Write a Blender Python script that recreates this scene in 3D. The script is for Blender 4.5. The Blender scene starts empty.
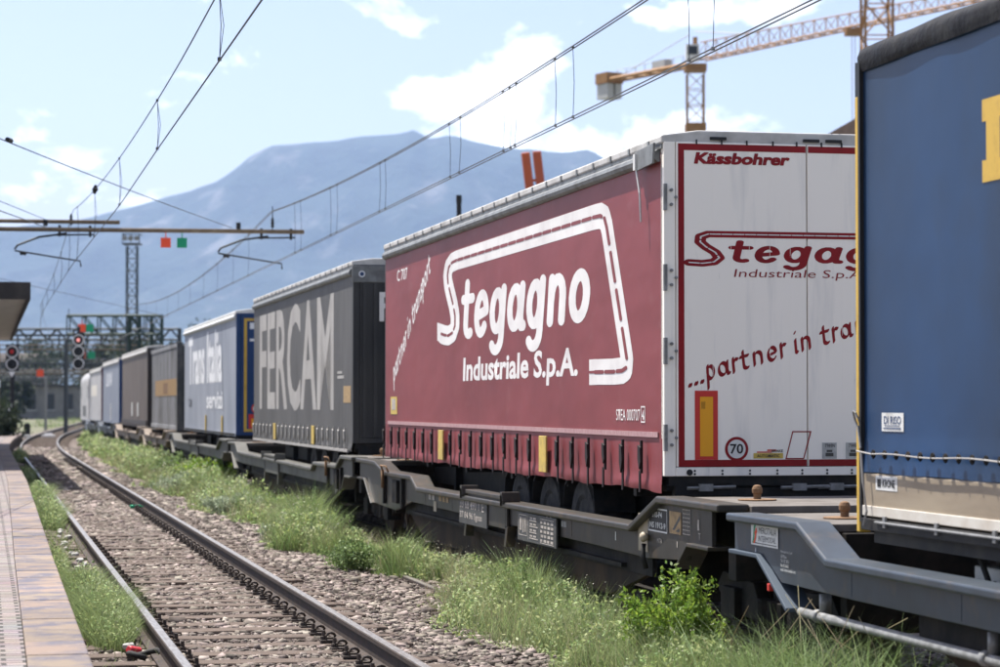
import bpy, bmesh, math, random
import numpy as np
from mathutils import Vector, Matrix, Euler
R = math.radians
rnd = random.Random(7)
nr = np.random.default_rng(11)
scene = bpy.context.scene
COL = scene.collection

# ------------------------------------------------------------------ camera, sky, sun, exposure
TH = R(12.33)                                   # heading of the railway against the view
TV = Vector((-math.sin(TH), math.cos(TH), 0)); RV = Vector((math.cos(TH), math.sin(TH), 0))
P0 = Vector((1.36, 19.6, 0))                    # rear left corner of the red trailer
def W(s, u, z=0.0): return P0 + TV*s + RV*u + Vector((0, 0, z))

cd = bpy.data.cameras.new('camera'); cam = bpy.data.objects.new('camera', cd); COL.objects.link(cam)
cd.sensor_width = 36; cd.lens = 85; cd.clip_start = 0.5; cd.clip_end = 40000
cam.location = (0, 0, 1.70); cam.rotation_euler = (R(90) + math.atan(70.5/2361), 0, 0)
cd.dof.use_dof = True; cd.dof.focus_distance = 20.5; cd.dof.aperture_fstop = 2.8
scene.camera = cam

SUN = (-RV*1.05 + TV*1.6 + Vector((0, 0, 4.3))).normalized()
sun_el = math.asin(SUN.z); sun_az = math.atan2(SUN.x, SUN.y)
sl = bpy.data.lights.new('sun', 'SUN'); sl.energy = 5.0; sl.angle = R(0.53); sl.color = (1, .965, .90)
so = bpy.data.objects.new('sun', sl); COL.objects.link(so)
so.rotation_euler = (-SUN).to_track_quat('-Z', 'Y').to_euler(); so.location = (0, 0, 60)

wd = bpy.data.worlds.new('World'); scene.world = wd; wd.use_nodes = True
wn = wd.node_tree; wn.nodes.clear()
def wnode(t, **k):
    n = wn.nodes.new(t)
    for a, v in k.items(): setattr(n, a, v)
    return n
wl = wn.links.new
sky = wnode('ShaderNodeTexSky', sky_type='NISHITA', sun_disc=False, sun_elevation=sun_el, sun_rotation=sun_az,
            altitude=260, air_density=1.0, dust_density=2.2, ozone_density=1.0)
tc = wnode('ShaderNodeTexCoord')
mp = wnode('ShaderNodeMapping'); mp.inputs['Scale'].default_value = (1, 1, 1.7); mp.inputs['Location'].default_value = (3.3, 1.2, .45)
wl(tc.outputs['Generated'], mp.inputs['Vector'])
nz = wnode('ShaderNodeTexNoise'); nz.inputs['Scale'].default_value = 15; nz.inputs['Detail'].default_value = 9
nz.inputs['Roughness'].default_value = .58; nz.inputs['Distortion'].default_value = .25
wl(mp.outputs[0], nz.inputs['Vector'])
nz2 = wnode('ShaderNodeTexNoise'); nz2.inputs['Scale'].default_value = 4.2; nz2.inputs['Detail'].default_value = 3
wl(mp.outputs[0], nz2.inputs['Vector'])
mulc = wnode('ShaderNodeMath', operation='MULTIPLY_ADD'); mulc.inputs[1].default_value = .6
wl(nz2.outputs[0], mulc.inputs[0]); wl(nz.outputs[0], mulc.inputs[2])
ramp = wnode('ShaderNodeValToRGB'); ramp.color_ramp.elements[0].position = .86; ramp.color_ramp.elements[1].position = 1.90
def wmath(op, a, b=None, c=None):
    n = wnode('ShaderNodeMath', operation=op)
    for i, v in enumerate((a, b, c)):
        if v is None: continue
        if isinstance(v, (int, float)): n.inputs[i].default_value = v
        else: wl(v, n.inputs[i])
    return n.outputs[0]
sx = wnode('ShaderNodeSeparateXYZ'); wl(tc.outputs['Generated'], sx.inputs[0])
dy = wmath('MAXIMUM', sx.outputs['Y'], .05); gx_ = wmath('DIVIDE', sx.outputs['X'], dy); gz_ = wmath('DIVIDE', sx.outputs['Z'], dy)
acc = mulc.outputs[0]
for bx_, bz_, wx_, wz_, am in ((-.205, .088, .045, .012, .26), (-.10, .082, .03, .010, .08), (-.035, .128, .030, .018, .14), (.015, .152, .026, .015, .17), (.06, .115, .05, .018, .10), (.12, .125, .04, .02, .05), (.03, .107, .04, .010, .10)):
    ex = wmath('POWER', wmath('DIVIDE', wmath('SUBTRACT', gx_, bx_), wx_), 2); ez = wmath('POWER', wmath('DIVIDE', wmath('SUBTRACT', gz_, bz_), wz_), 2)
    acc = wmath('MULTIPLY_ADD', wmath('EXPONENT', wmath('MULTIPLY', wmath('ADD', ex, ez), -1)), am, acc)
wl(acc, ramp.inputs[0])
mixc = wnode('ShaderNodeMix', data_type='RGBA'); mixc.inputs['B'].default_value = (21, 21.3, 22, 1)
fac = wnode('ShaderNodeMath', operation='MULTIPLY'); fac.inputs[1].default_value = .66
wl(ramp.outputs[0], fac.inputs[0]); wl(fac.outputs[0], mixc.inputs['Factor']); skt = wnode('ShaderNodeMix', data_type='RGBA', blend_type='MULTIPLY'); skt.inputs['Factor'].default_value = 1; skt.inputs['B'].default_value = (1.10, .985, 1.0, 1)
wl(sky.outputs[0], skt.inputs['A']); wl(skt.outputs['Result'], mixc.inputs['A'])
bg = wnode('ShaderNodeBackground'); bg.inputs['Strength'].default_value = .081
wl(mixc.outputs['Result'], bg.inputs['Color'])
wo = wnode('ShaderNodeOutputWorld'); wl(bg.outputs[0], wo.inputs['Surface'])

vs = scene.view_settings
vs.view_transform = 'Standard'; vs.look = 'None'; vs.exposure = 1.12; vs.gamma = 1; vs.use_curve_mapping = False
scene.cycles.use_denoising = True
scene.cycles.max_bounces = 8; scene.cycles.volume_bounces = 1; scene.cycles.transparent_max_bounces = 12

# ------------------------------------------------------------------ materials
def mat(name, c, rough=.6, metal=0, c2=None, scale=4, stretch=(1, 1, 1), lo=.4, hi=.65, bump=0, bscale=None,
        rand=0, trans=0, coat=0, spec=.28, detail=6, c3=None, s3=20, lo3=.55, hi3=.7, bdet=None, bstretch=None, emit=None):
    m = bpy.data.materials.new(name); m.use_nodes = True; nt = m.node_tree; N = nt.nodes; L = nt.links.new
    p = N['Principled BSDF']; p.inputs['Roughness'].default_value = rough; p.inputs['Metallic'].default_value = metal
    p.inputs['Specular IOR Level'].default_value = spec
    if coat: p.inputs['Coat Weight'].default_value = coat
    t = N.new('ShaderNodeTexCoord')
    def noise(sc, st):
        mm = N.new('ShaderNodeMapping'); mm.inputs['Scale'].default_value = st; L(t.outputs['Object'], mm.inputs['Vector'])
        n = N.new('ShaderNodeTexNoise'); n.inputs['Scale'].default_value = sc; n.inputs['Detail'].default_value = detail
        n.inputs['Roughness'].default_value = .62; L(mm.outputs[0], n.inputs['Vector']); return n
    def mixin(cur, col, sc, st, a, b):
        n = noise(sc, st); r = N.new('ShaderNodeMapRange'); r.inputs['From Min'].default_value = a; r.inputs['From Max'].default_value = b
        L(n.outputs[0], r.inputs['Value'])
        x = N.new('ShaderNodeMix'); x.data_type = 'RGBA'; L(r.outputs[0], x.inputs['Factor'])
        if isinstance(cur, tuple): x.inputs['A'].default_value = (*cur, 1)
        else: L(cur, x.inputs['A'])
        x.inputs['B'].default_value = (*col, 1); return x.outputs['Result']
    cur = tuple(c)
    if c2: cur = mixin(cur, c2, scale, stretch, lo, hi)
    if c3: cur = mixin(cur, c3, s3, stretch, lo3, hi3)
    if rand:
        g = N.new('ShaderNodeNewGeometry'); h = N.new('ShaderNodeHueSaturation')
        r = N.new('ShaderNodeMapRange'); r.inputs['To Min'].default_value = 1-rand; r.inputs['To Max'].default_value = 1+rand
        L(g.outputs['Random Per Island'], r.inputs['Value']); L(r.outputs[0], h.inputs['Value'])
        m2 = N.new('ShaderNodeMath'); m2.operation = 'MULTIPLY'; m2.inputs[1].default_value = 7.31; L(g.outputs['Random Per Island'], m2.inputs[0])
        m3 = N.new('ShaderNodeMath'); m3.operation = 'FRACT'; L(m2.outputs[0], m3.inputs[0])
        r2 = N.new('ShaderNodeMapRange'); r2.inputs['To Min'].default_value = .5-rand*.07; r2.inputs['To Max'].default_value = .5+rand*.05
        L(m3.outputs[0], r2.inputs['Value']); L(r2.outputs[0], h.inputs['Hue'])
        if isinstance(cur, tuple): h.inputs['Color'].default_value = (*cur, 1)
        else: L(cur, h.inputs['Color'])
        cur = h.outputs[0]
    if isinstance(cur, tuple): p.inputs['Base Color'].default_value = (*cur, 1)
    else: L(cur, p.inputs['Base Color'])
    if bump:
        n = noise(bscale or scale*3, bstretch or stretch)
        if bdet: n.inputs['Detail'].default_value = bdet
        b = N.new('ShaderNodeBump'); b.inputs['Strength'].default_value = 1
        b.inputs['Distance'].default_value = bump; L(n.outputs[0], b.inputs['Height']); L(b.outputs[0], p.inputs['Normal'])
    if emit:
        p.inputs['Emission Color'].default_value = (*emit[0], 1); p.inputs['Emission Strength'].default_value = emit[1]
    if trans:
        tb = N.new('ShaderNodeBsdfTranslucent'); mx = N.new('ShaderNodeMixShader'); mx.inputs[0].default_value = trans
        if isinstance(cur, tuple): tb.inputs[0].default_value = (*cur, 1)
        else: L(cur, tb.inputs[0])
        L(p.outputs[0], mx.inputs[1]); L(tb.outputs[0], mx.inputs[2]); L(mx.outputs[0], N['Material Output'].inputs['Surface'])
    return m

def vor_mat(name, cols, scale=16, bump=.03, rough=.95):
    m = bpy.data.materials.new(name); m.use_nodes = True; nt = m.node_tree; N = nt.nodes; L = nt.links.new
    p = N['Principled BSDF']; p.inputs['Roughness'].default_value = rough; p.inputs['Specular IOR Level'].default_value = .2
    t = N.new('ShaderNodeTexCoord'); v = N.new('ShaderNodeTexVoronoi'); v.inputs['Scale'].default_value = scale
    L(t.outputs['Object'], v.inputs['Vector'])
    sp = N.new('ShaderNodeSeparateColor'); L(v.outputs['Color'], sp.inputs[0])
    r = N.new('ShaderNodeValToRGB'); e = r.color_ramp.elements
    e[0].color = (*cols[0], 1); e[1].color = (*cols[-1], 1)
    for i, c in enumerate(cols[1:-1]):
        x = e.new((i+1)/(len(cols)-1)); x.color = (*c, 1)
    L(sp.outputs[0], r.inputs[0]); L(r.outputs[0], p.inputs['Base Color'])
    b = N.new('ShaderNodeBump'); b.invert = True; b.inputs['Distance'].default_value = bump; b.inputs['Strength'].default_value = 1
    L(v.outputs['Distance'], b.inputs['Height']); L(b.outputs[0], p.inputs['Normal'])
    return m

M = {}
M['red_curtain'] = mat('red_curtain', (.215, .039, .043), .50, c2=(.155, .026, .029), scale=.8, stretch=(1, .6, .9), lo=.40, hi=.7,
                       c3=(.225, .068, .068), s3=4, lo3=.58, hi3=.82, bump=.026, bscale=.7, bstretch=(1, .7, 1.6), spec=.3, bdet=2.5)
M['red_print'] = mat('red_print', (.26, .006, .010), .45, c2=(.20, .005, .008), scale=3)
M['white_print'] = mat('white_print', (.74, .72, .70), .55, c2=(.60, .56, .55), scale=2.0, lo=.45, hi=.8, bump=.026, bscale=.7, bstretch=(1, .7, 1.6), bdet=2.5)
M['white_paint'] = mat('white_paint', (.93, .875, .79), .42, c2=(.66, .64, .61), scale=2.2, stretch=(2.2, 1, .22), lo=.52, hi=.82,
                       c3=(.38, .36, .34), s3=14, lo3=.68, hi3=.85)
M['trim_white'] = mat('trim_white', (.66, .66, .64), .45, c2=(.42, .41, .38), scale=5, lo=.5, hi=.75)
M['grey_rail'] = mat('grey_rail', (.20, .21, .21), .5, c2=(.12, .12, .12), scale=5)
M['roof_grey'] = mat('roof_grey', (.52, .51, .49), .6, c2=(.32, .31, .29), scale=3, lo=.42, hi=.7)
M['rubber'] = mat('rubber', (.014, .014, .015), .75, spec=.2, c2=(.045, .043, .04), scale=8)
M['rim'] = mat('rim', (.34, .34, .34), .5, c2=(.07, .06, .055), scale=8)
M['chassis'] = mat('chassis', (.012, .0125, .014), .6, spec=.2, c2=(.032, .029, .026), scale=5)
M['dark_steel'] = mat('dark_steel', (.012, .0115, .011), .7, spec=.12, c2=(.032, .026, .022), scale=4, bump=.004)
M['wagon_grey'] = mat('wagon_grey', (.042, .039, .034), .42, c2=(.026, .023, .019), scale=2.6, stretch=(1, 1, .5), lo=.42, hi=.68,
                      c3=(.090, .060, .038), s3=6, lo3=.50, hi3=.78)
M['wagon_blue'] = mat('wagon_blue', (.040, .052, .068), .40, spec=.4, c2=(.028, .034, .042), scale=2.6, lo=.45, hi=.72, c3=(.080, .064, .050), s3=6, lo3=.54, hi3=.8)
M['lip_blue'] = mat('lip_blue', (.065, .082, .105), .65, spec=.15)
M['seam_pale'] = mat('seam_pale', (.45, .29, .29), .6, c2=(.33, .17, .18), scale=12, stretch=(1, 4, 1))
M['wagon_light'] = mat('wagon_light', (.098, .096, .084), .5, c2=(.060, .055, .047), scale=2.6, stretch=(1, 1, .5), lo=.42, hi=.68, c3=(.10, .075, .055), s3=9, lo3=.6, hi3=.76)
M['wagon_brown'] = mat('wagon_brown', (.20, .16, .125), .6, c2=(.12, .088, .066), scale=2.5, stretch=(1, 1, .5), lo=.4, hi=.68)
M['skirt'] = mat('skirt', (.024, .018, .014), .75, spec=.10, c2=(.050, .032, .021), scale=2.4, stretch=(1, 1, .6), lo=.42, hi=.66)
M['deck'] = mat('deck', (.15, .135, .122), .6, c2=(.09, .078, .068), scale=3)
M['rust'] = mat('rust', (.19, .115, .06), .75, c2=(.15, .08, .04), scale=22, bump=.004)
M['plate'] = mat('plate', (.075, .076, .073), .55, c2=(.055, .053, .05), scale=6)
M['stencil'] = mat('stencil', (.48, .43, .38), .6, c2=(.28, .25, .22), scale=14)
M['stencil_white'] = mat('stencil_white', (.62, .62, .60), .6)
M['cream'] = mat('cream', (.33, .28, .20), .6, c2=(.42, .36, .27), scale=7)
M['ochre'] = mat('ochre', (.40, .27, .13), .6, c2=(.25, .17, .09), scale=18)
M['strap_red'] = mat('strap_red', (.23, .045, .055), .6)
M['strap_black'] = mat('strap_black', (.022, .016, .016), .6, spec=.2)
M['strap_yellow'] = mat('strap_yellow', (.60, .43, .10), .6, c2=(.42, .31, .10), scale=9)
M['yellow'] = mat('yellow', (.56, .36, .06), .5, c2=(.40, .255, .05), scale=6, lo=.5, hi=.75)
M['orange'] = mat('orange', (.80, .36, .02), .45)
M['warn_red'] = mat('warn_red', (.55, .045, .035), .4)
M['black_print'] = mat('black_print', (.02, .02, .022), .5)
M['blue_curtain'] = mat('blue_curtain', (.006, .024, .062), .45, c2=(.006, .041, .122), scale=.55, stretch=(1, .7, .5), lo=.4, hi=.7,
                        c3=(.010, .022, .050), s3=.8, lo3=.55, hi3=.8, bump=.016, bscale=1.0, bstretch=(1, .8, 1), spec=.35, bdet=2)
M['roof_tarp'] = mat('roof_tarp', (.012, .012, .014), .6, c2=(.024, .023, .022), scale=5, spec=.12, bump=.03, bscale=3)
M['beige'] = mat('beige', (.33, .27, .195), .5, c2=(.25, .20, .145), scale=3, stretch=(1, .3, 1.5))
M['beige_light'] = mat('beige_light', (.60, .57, .51), .5, c2=(.5, .45, .38), scale=4)
M['fer_curtain'] = mat('fer_curtain', (.090, .088, .086), .6, c2=(.066, .064, .062), scale=1.2, stretch=(1, .8, .4), bump=.015, bscale=2.2, bstretch=(1, 1.3, .55))
M['fer_print'] = mat('fer_print', (.36, .345, .325), .6, c2=(.29, .275, .26), scale=2)
M['fer_dark'] = mat('fer_dark', (.035, .036, .038), .5, c2=(.06, .058, .056), scale=3, stretch=(1, 1, .2))
M['ti_curtain'] = mat('ti_curtain', (.285, .305, .355), .5, c2=(.215, .235, .28), scale=1.2, stretch=(1, .8, .4), bump=.012, bscale=2.5)
M['ti_print'] = mat('ti_print', (.74, .75, .77), .5)
M['navy'] = mat('navy', (.012, .042, .125), .4, c2=(.022, .05, .15), scale=2)
M['container'] = mat('container', (.26, .26, .27), .5, c2=(.11, .105, .10), scale=1.6, stretch=(1, 1, .25), lo=.4, hi=.68)
M['cont_dark'] = mat('cont_dark', (.06, .065, .07), .55, c2=(.12, .115, .11), scale=3)
M['band'] = mat('band', (.30, .18, .06), .55, c2=(.2, .12, .05), scale=4)
M['brown_curtain'] = mat('brown_curtain', (.098, .076, .062), .6, c2=(.068, .052, .043), scale=1.4, stretch=(1, .8, .4))
M['brown_dark'] = mat('brown_dark', (.035, .028, .026), .6)
M['pale_curtain'] = mat('pale_curtain', (.19, .21, .255), .5, c2=(.15, .165, .205), scale=1.2)
M['white_curtain'] = mat('white_curtain', (.40, .39, .39), .5, c2=(.29, .28, .28), scale=1.2)
M['maroon'] = mat('maroon', (.09, .014, .028), .5)
M['galv'] = mat('galv', (.17, .17, .165), .55, .3, c2=(.28, .28, .28), scale=12)
M['wire'] = mat('wire', (.035, .037, .040), .5, .3)
M['gantry_steel'] = mat('gantry_steel', (.12, .085, .055), .65, c2=(.17, .13, .09), scale=6)
M['lattice'] = mat('lattice', (.036, .044, .050), .6)
M['green_steel'] = mat('green_steel', (.022, .045, .038), .6)
M['marker_red'] = mat('marker_red', (.80, .085, .03), .5)
M['marker_green'] = mat('marker_green', (.01, .27, .13), .5)
M['sig_black'] = mat('sig_black', (.015, .015, .017), .6)
M['sig_white'] = mat('sig_white', (.75, .75, .75), .5)
M['lens_dark'] = mat('lens_dark', (.03, .035, .04), .15)
M['lens_red'] = mat('lens_red', (.14, .012, .012), .3, emit=((1, .05, .05), .10))
M['lens_lit'] = mat('lens_lit', (.5, .2, .2), .3, emit=((1, .35, .33), .5))
M['canopy'] = mat('canopy', (.028, .025, .023), .7, c2=(.05, .044, .04), scale=3)
M['canopy_under'] = mat('canopy_under', (.55, .53, .49), .8, c2=(.45, .43, .40), scale=3)
M['crane'] = mat('crane', (.30, .155, .05), .6, c2=(.22, .11, .04), scale=1.5)
M['crane_mast'] = mat('crane_mast', (.34, .22, .11), .6, c2=(.26, .15, .06), scale=1.2)
M['crane_grey'] = mat('crane_grey', (.42, .42, .41), .7)
M['boom_red'] = mat('boom_red', (.42, .095, .045), .6, c2=(.5, .10, .03), scale=1.2)
M['roof_tile'] = mat('roof_tile', (.24, .165, .13), .8, c2=(.18, .125, .10), scale=2)
M['far_roof'] = mat('far_roof', (.075, .058, .05), .9, c2=(.05, .042, .038), scale=.5)
M['plaster'] = mat('plaster', (.16, .145, .125), .85, c2=(.12, .11, .095), scale=1)
M['plaster_grey'] = mat('plaster_grey', (.19, .182, .172), .85, c2=(.13, .125, .12), scale=.6)
M['window_dark'] = mat('window_dark', (.02, .024, .028), .2)
M['rail_side'] = mat('rail_side', (.030, .022, .018), .75, c2=(.055, .037, .027), scale=7)
M['rail_top'] = mat('rail_top', (.27, .255, .235), .40, .65, c2=(.16, .14, .12), scale=6, stretch=(8, 1, 1))
M['sleeper'] = mat('sleeper', (.135, .105, .082), .9, c2=(.07, .053, .042), scale=5, stretch=(.5, 5, 3), bump=.012, bscale=9, bstretch=(.6, 6, 3), rand=.18)
M['clip'] = mat('clip', (.045, .036, .032), .7, c2=(.08, .06, .045), scale=20)
M['stone'] = mat('stone', (.235, .202, .175), .92, c2=(.095, .078, .066), scale=1.4, rand=.55, spec=.2)
M['stone_pale'] = mat('stone_pale', (.36, .35, .33), .9, rand=.2)
M['ballast'] = vor_mat('ballast', [(.05, .04, .034), (.13, .10, .085), (.19, .155, .133), (.10, .08, .07), (.23, .20, .175)], 17, .035)
M['slab'] = mat('slab', (.195, .150, .115), .8, c2=(.095, .088, .108), scale=3.2, lo=.44, hi=.62, c3=(.26, .225, .20), s3=12, lo3=.60, hi3=.72, bump=.006, bscale=30, rand=.2)
M['soil'] = mat('soil', (.16, .13, .10), .95, c2=(.10, .085, .06), scale=3, bump=.03, bscale=14)
M['field'] = mat('field', (.10, .11, .06), .95, c2=(.16, .14, .10), scale=.2, lo=.4, hi=.7)
M['mountain'] = mat('mountain', (.018, .032, .027), .95, c2=(.10, .10, .097), scale=.0042, stretch=(1.2, 1, .55), lo=.55, hi=.66, c3=(.010, .018, .015), s3=.006, lo3=.48, hi3=.62, detail=9, bump=60, bscale=.004)
M['grass'] = mat('grass', (.175, .25, .085), .6, trans=.38, rand=.55, c2=(.27, .325, .15), scale=.9, lo=.42, hi=.66, spec=.3)
M['straw'] = mat('straw', (.42, .37, .23), .7, trans=.3, rand=.3)
M['fleck'] = mat('fleck', (.55, .53, .42), .7, trans=.3, rand=.3)
M['herb'] = mat('herb', (.245, .325, .115), .6, trans=.40, rand=.55, c2=(.35, .40, .22), scale=1.3, lo=.42, hi=.64)
M['grey_leaf'] = mat('grey_leaf', (.30, .35, .235), .6, trans=.35, rand=.3)
M['tuft'] = mat('tuft', (.20, .26, .105), .55, trans=.42, rand=.35)
M['bush_leaf'] = mat('bush_leaf', (.17, .27, .038), .5, trans=.5, rand=.35, spec=.4)
M['weed_leaf'] = mat('weed_leaf', (.16, .23, .085), .6, trans=.4, rand=.35)
M['tree_leaf'] = mat('tree_leaf', (.028, .042, .020), .7, trans=.25, rand=.5)
M['bark'] = mat('bark', (.10, .075, .055), .9)
M['silver_print'] = mat('silver_print', (.42, .43, .45), .3, .5, c2=(.3, .31, .33), scale=10)
M['bottle'] = mat('bottle', (.02, .25, .12), .15)
M['can_red'] = mat('can_red', (.55, .05, .06), .4)

# paving of the platform: small rectangular setts
def paving_mat():
    m = bpy.data.materials.new('setts'); m.use_nodes = True; nt = m.node_tree; N = nt.nodes; L = nt.links.new
    p = N['Principled BSDF']; p.inputs['Roughness'].default_value = .85; p.inputs['Specular IOR Level'].default_value = .3
    t = N.new('ShaderNodeTexCoord'); mp = N.new('ShaderNodeMapping'); mp.inputs['Rotation'].default_value = (0, 0, -TH); L(t.outputs['Object'], mp.inputs['Vector'])
    b = N.new('ShaderNodeTexBrick'); L(mp.outputs[0], b.inputs['Vector'])
    b.inputs['Scale'].default_value = 1; b.inputs['Brick Width'].default_value = .24; b.inputs['Row Height'].default_value = .125
    b.inputs['Mortar Size'].default_value = .015; b.inputs['Mortar Smooth'].default_value = .15; b.inputs['Bias'].default_value = -.1
    b.inputs['Color1'].default_value = (.245, .20, .185, 1); b.inputs['Color2'].default_value = (.16, .125, .115, 1); b.inputs['Mortar'].default_value = (.05, .042, .036, 1)
    n = N.new('ShaderNodeTexNoise'); n.inputs['Scale'].default_value = 3; n.inputs['Detail'].default_value = 8; L(t.outputs['Object'], n.inputs['Vector'])
    x = N.new('ShaderNodeMix'); x.data_type = 'RGBA'; x.blend_type = 'OVERLAY'; x.inputs['Factor'].default_value = .35
    L(b.outputs['Color'], x.inputs['A']); L(n.outputs['Color'], x.inputs['B'])
    h = N.new('ShaderNodeHueSaturation'); h.inputs['Saturation'].default_value = .8; L(x.outputs['Result'], h.inputs['Color']); L(h.outputs[0], p.inputs['Base Color'])
    bp = N.new('ShaderNodeBump'); bp.invert = True; bp.inputs['Distance'].default_value = .008; L(b.outputs['Fac'], bp.inputs['Height']); L(bp.outputs[0], p.inputs['Normal'])
    return m
M['setts'] = paving_mat()

# ------------------------------------------------------------------ mesh building
class MB:
    def __init__(self): self.v = []; self.f = []
    def add(self, vs, fs):
        b = len(self.v); self.v += [tuple(map(float, p)) for p in vs]; self.f += [tuple(i+b for i in f) for f in fs]; return self
    def box(self, x0, x1, y0, y1, z0, z1):
        if x0 > x1: x0, x1 = x1, x0
        if y0 > y1: y0, y1 = y1, y0
        if z0 > z1: z0, z1 = z1, z0
        return self.add([(x0,y0,z0),(x1,y0,z0),(x1,y1,z0),(x0,y1,z0),(x0,y0,z1),(x1,y0,z1),(x1,y1,z1),(x0,y1,z1)],
                        [(0,3,2,1),(4,5,6,7),(0,1,5,4),(1,2,6,5),(2,3,7,6),(3,0,4,7)])
    def prism_x(self, yz, x0, x1):            # outline in (y, z), extruded along x
        n = len(yz); a = sum(yz[i][0]*yz[(i+1)%n][1]-yz[(i+1)%n][0]*yz[i][1] for i in range(n))
        if a < 0: yz = yz[::-1]
        vs = [(x0, y, z) for y, z in yz]+[(x1, y, z) for y, z in yz]
        fs = [tuple(range(n-1, -1, -1)), tuple(range(n, 2*n))]+[(i, (i+1)%n, (i+1)%n+n, i+n) for i in range(n)]
        return self.add(vs, fs)
    def prism_y(self, xz, y0, y1):
        n = len(xz); a = sum(xz[i][0]*xz[(i+1)%n][1]-xz[(i+1)%n][0]*xz[i][1] for i in range(n))
        if a > 0: xz = xz[::-1]
        vs = [(x, y0, z) for x, z in xz]+[(x, y1, z) for x, z in xz]
        fs = [tuple(range(n-1, -1, -1)), tuple(range(n, 2*n))]+[(i, (i+1)%n, (i+1)%n+n, i+n) for i in range(n)]
        return self.add(vs, fs)
    def strip(self, path, x0, x1, th):        # a band following a path in (y, z)
        vs = []; n = len(path)
        for y, z in path: vs += [(x0,y,z),(x1,y,z),(x1,y,z-th),(x0,y,z-th)]
        fs = []
        s = 1 if path[-1][0] > path[0][0] else -1
        for i in range(n-1):
            a, b = i*4, i*4+4
            for k in range(4):
                q = (a+k, a+(k+1)%4, b+(k+1)%4, b+k)
                fs.append(q if s > 0 else q[::-1])
        fs.append((3,2,1,0) if s < 0 else (0,1,2,3)); e = (n-1)*4; fs.append((e,e+1,e+2,e+3) if s < 0 else (e+3,e+2,e+1,e))
        return self.add(vs, fs)
    def tube(self, pts, r, n=8, r1=None):
        pts = [Vector(p) for p in pts]; vs = []; fs = []; m = len(pts)
        for i, p in enumerate(pts):
            d = (pts[min(i+1, m-1)]-pts[max(i-1, 0)]).normalized()
            a = d.cross(Vector((0, 0, 1)))
            if a.length < 1e-3: a = d.cross(Vector((0, 1, 0)))
            a.normalize(); b = a.cross(d)
            rr = r if r1 is None else r+(r1-r)*i/(m-1)
            for k in range(n):
                t = 2*math.pi*k/n; vs.append(p+a*(rr*math.cos(t))+b*(rr*math.sin(t)))
        for i in range(m-1):
            for k in range(n): fs.append((i*n+k, i*n+(k+1)%n, (i+1)*n+(k+1)%n, (i+1)*n+k))
        fs.append(tuple(range(n-1, -1, -1))); fs.append(tuple(range((m-1)*n, m*n)))
        return self.add(vs, fs)
    def bar(self, p, q, w, h=None):           # square bar between two points
        return self.tube([p, q], (w if h is None else (w+h)/2)*.7071, 4)
    def lathe(self, prof, c, axis='x', n=24): # profile of (radius, along axis)
        vs = []; fs = []; m = len(prof)
        for r, h in prof:
            for k in range(n):
                t = 2*math.pi*k/n; a, b = r*math.cos(t), r*math.sin(t)
                vs.append({'x': (c[0]+h, c[1]+a, c[2]+b), 'y': (c[0]+b, c[1]+h, c[2]+a), 'z': (c[0]+a, c[1]+b, c[2]+h)}[axis])
        for i in range(m-1):
            for k in range(n): fs.append((i*n+k, i*n+(k+1)%n, (i+1)*n+(k+1)%n, (i+1)*n+k))
        if prof[0] != prof[-1]:
            if prof[0][0] > 1e-6: fs.append(tuple(range(n-1, -1, -1)))
            if prof[-1][0] > 1e-6: fs.append(tuple(range((m-1)*n, m*n)))
        return self.add(vs, fs)
    def split(self, name, m, parent=None, off=(0,0,0), bev=0, smooth=False, seg=2):   # every separate piece a part of its own
        par = list(range(len(self.v)))
        def find(a):
            while par[a] != a: par[a] = par[par[a]]; a = par[a]
            return a
        for f in self.f:
            for k in f[1:]: par[find(k)] = find(f[0])
        groups = {}
        for f in self.f: groups.setdefault(find(f[0]), []).append(f)
        out = []
        for fs in groups.values():
            ids = sorted({i for f in fs for i in f}); re_ = {i: k for k, i in enumerate(ids)}
            q = MB(); q.v = [self.v[i] for i in ids]; q.f = [tuple(re_[i] for i in f) for f in fs]; out.append(q.build(name, m, parent, off, bev, smooth, seg))
        return out
    def build(self, name, m, parent=None, off=(0,0,0), bev=0, smooth=False, seg=2):
        me = bpy.data.meshes.new(name)
        me.from_pydata([(x+off[0], y+off[1], z+off[2]) for x, y, z in self.v], [], self.f); me.update()
        bm = bmesh.new(); bm.from_mesh(me); bmesh.ops.recalc_face_normals(bm, faces=bm.faces); bm.to_mesh(me); bm.free()
        o = bpy.data.objects.new(name, me); COL.objects.link(o)
        me.materials.append(M[m] if isinstance(m, str) else m)
        if parent: o.parent = parent
        if bev:
            b = o.modifiers.new('bevel', 'BEVEL'); b.width = bev; b.segments = seg; b.limit_method = 'ANGLE'; b.angle_limit = R(40)
        if smooth:
            for p in me.polygons: p.use_smooth = True
        return o

def np_mesh(name, V, F, m, parent=None, smooth=False):    # F: (n,k) array
    me = bpy.data.meshes.new(name); V = np.asarray(V, dtype=np.float32); F = np.asarray(F, dtype=np.int32); k = F.shape[1]
    me.vertices.add(len(V)); me.vertices.foreach_set('co', V.ravel())
    me.loops.add(F.size); me.loops.foreach_set('vertex_index', F.ravel())
    me.polygons.add(len(F)); me.polygons.foreach_set('loop_start', np.arange(0, F.size, k, dtype=np.int32))
    if smooth: me.polygons.foreach_set('use_smooth', np.ones(len(F), dtype=bool))
    me.update(calc_edges=True); me.validate()
    o = bpy.data.objects.new(name, me); COL.objects.link(o); me.materials.append(M[m] if isinstance(m, str) else m)
    if parent: o.parent = parent
    return o

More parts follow.
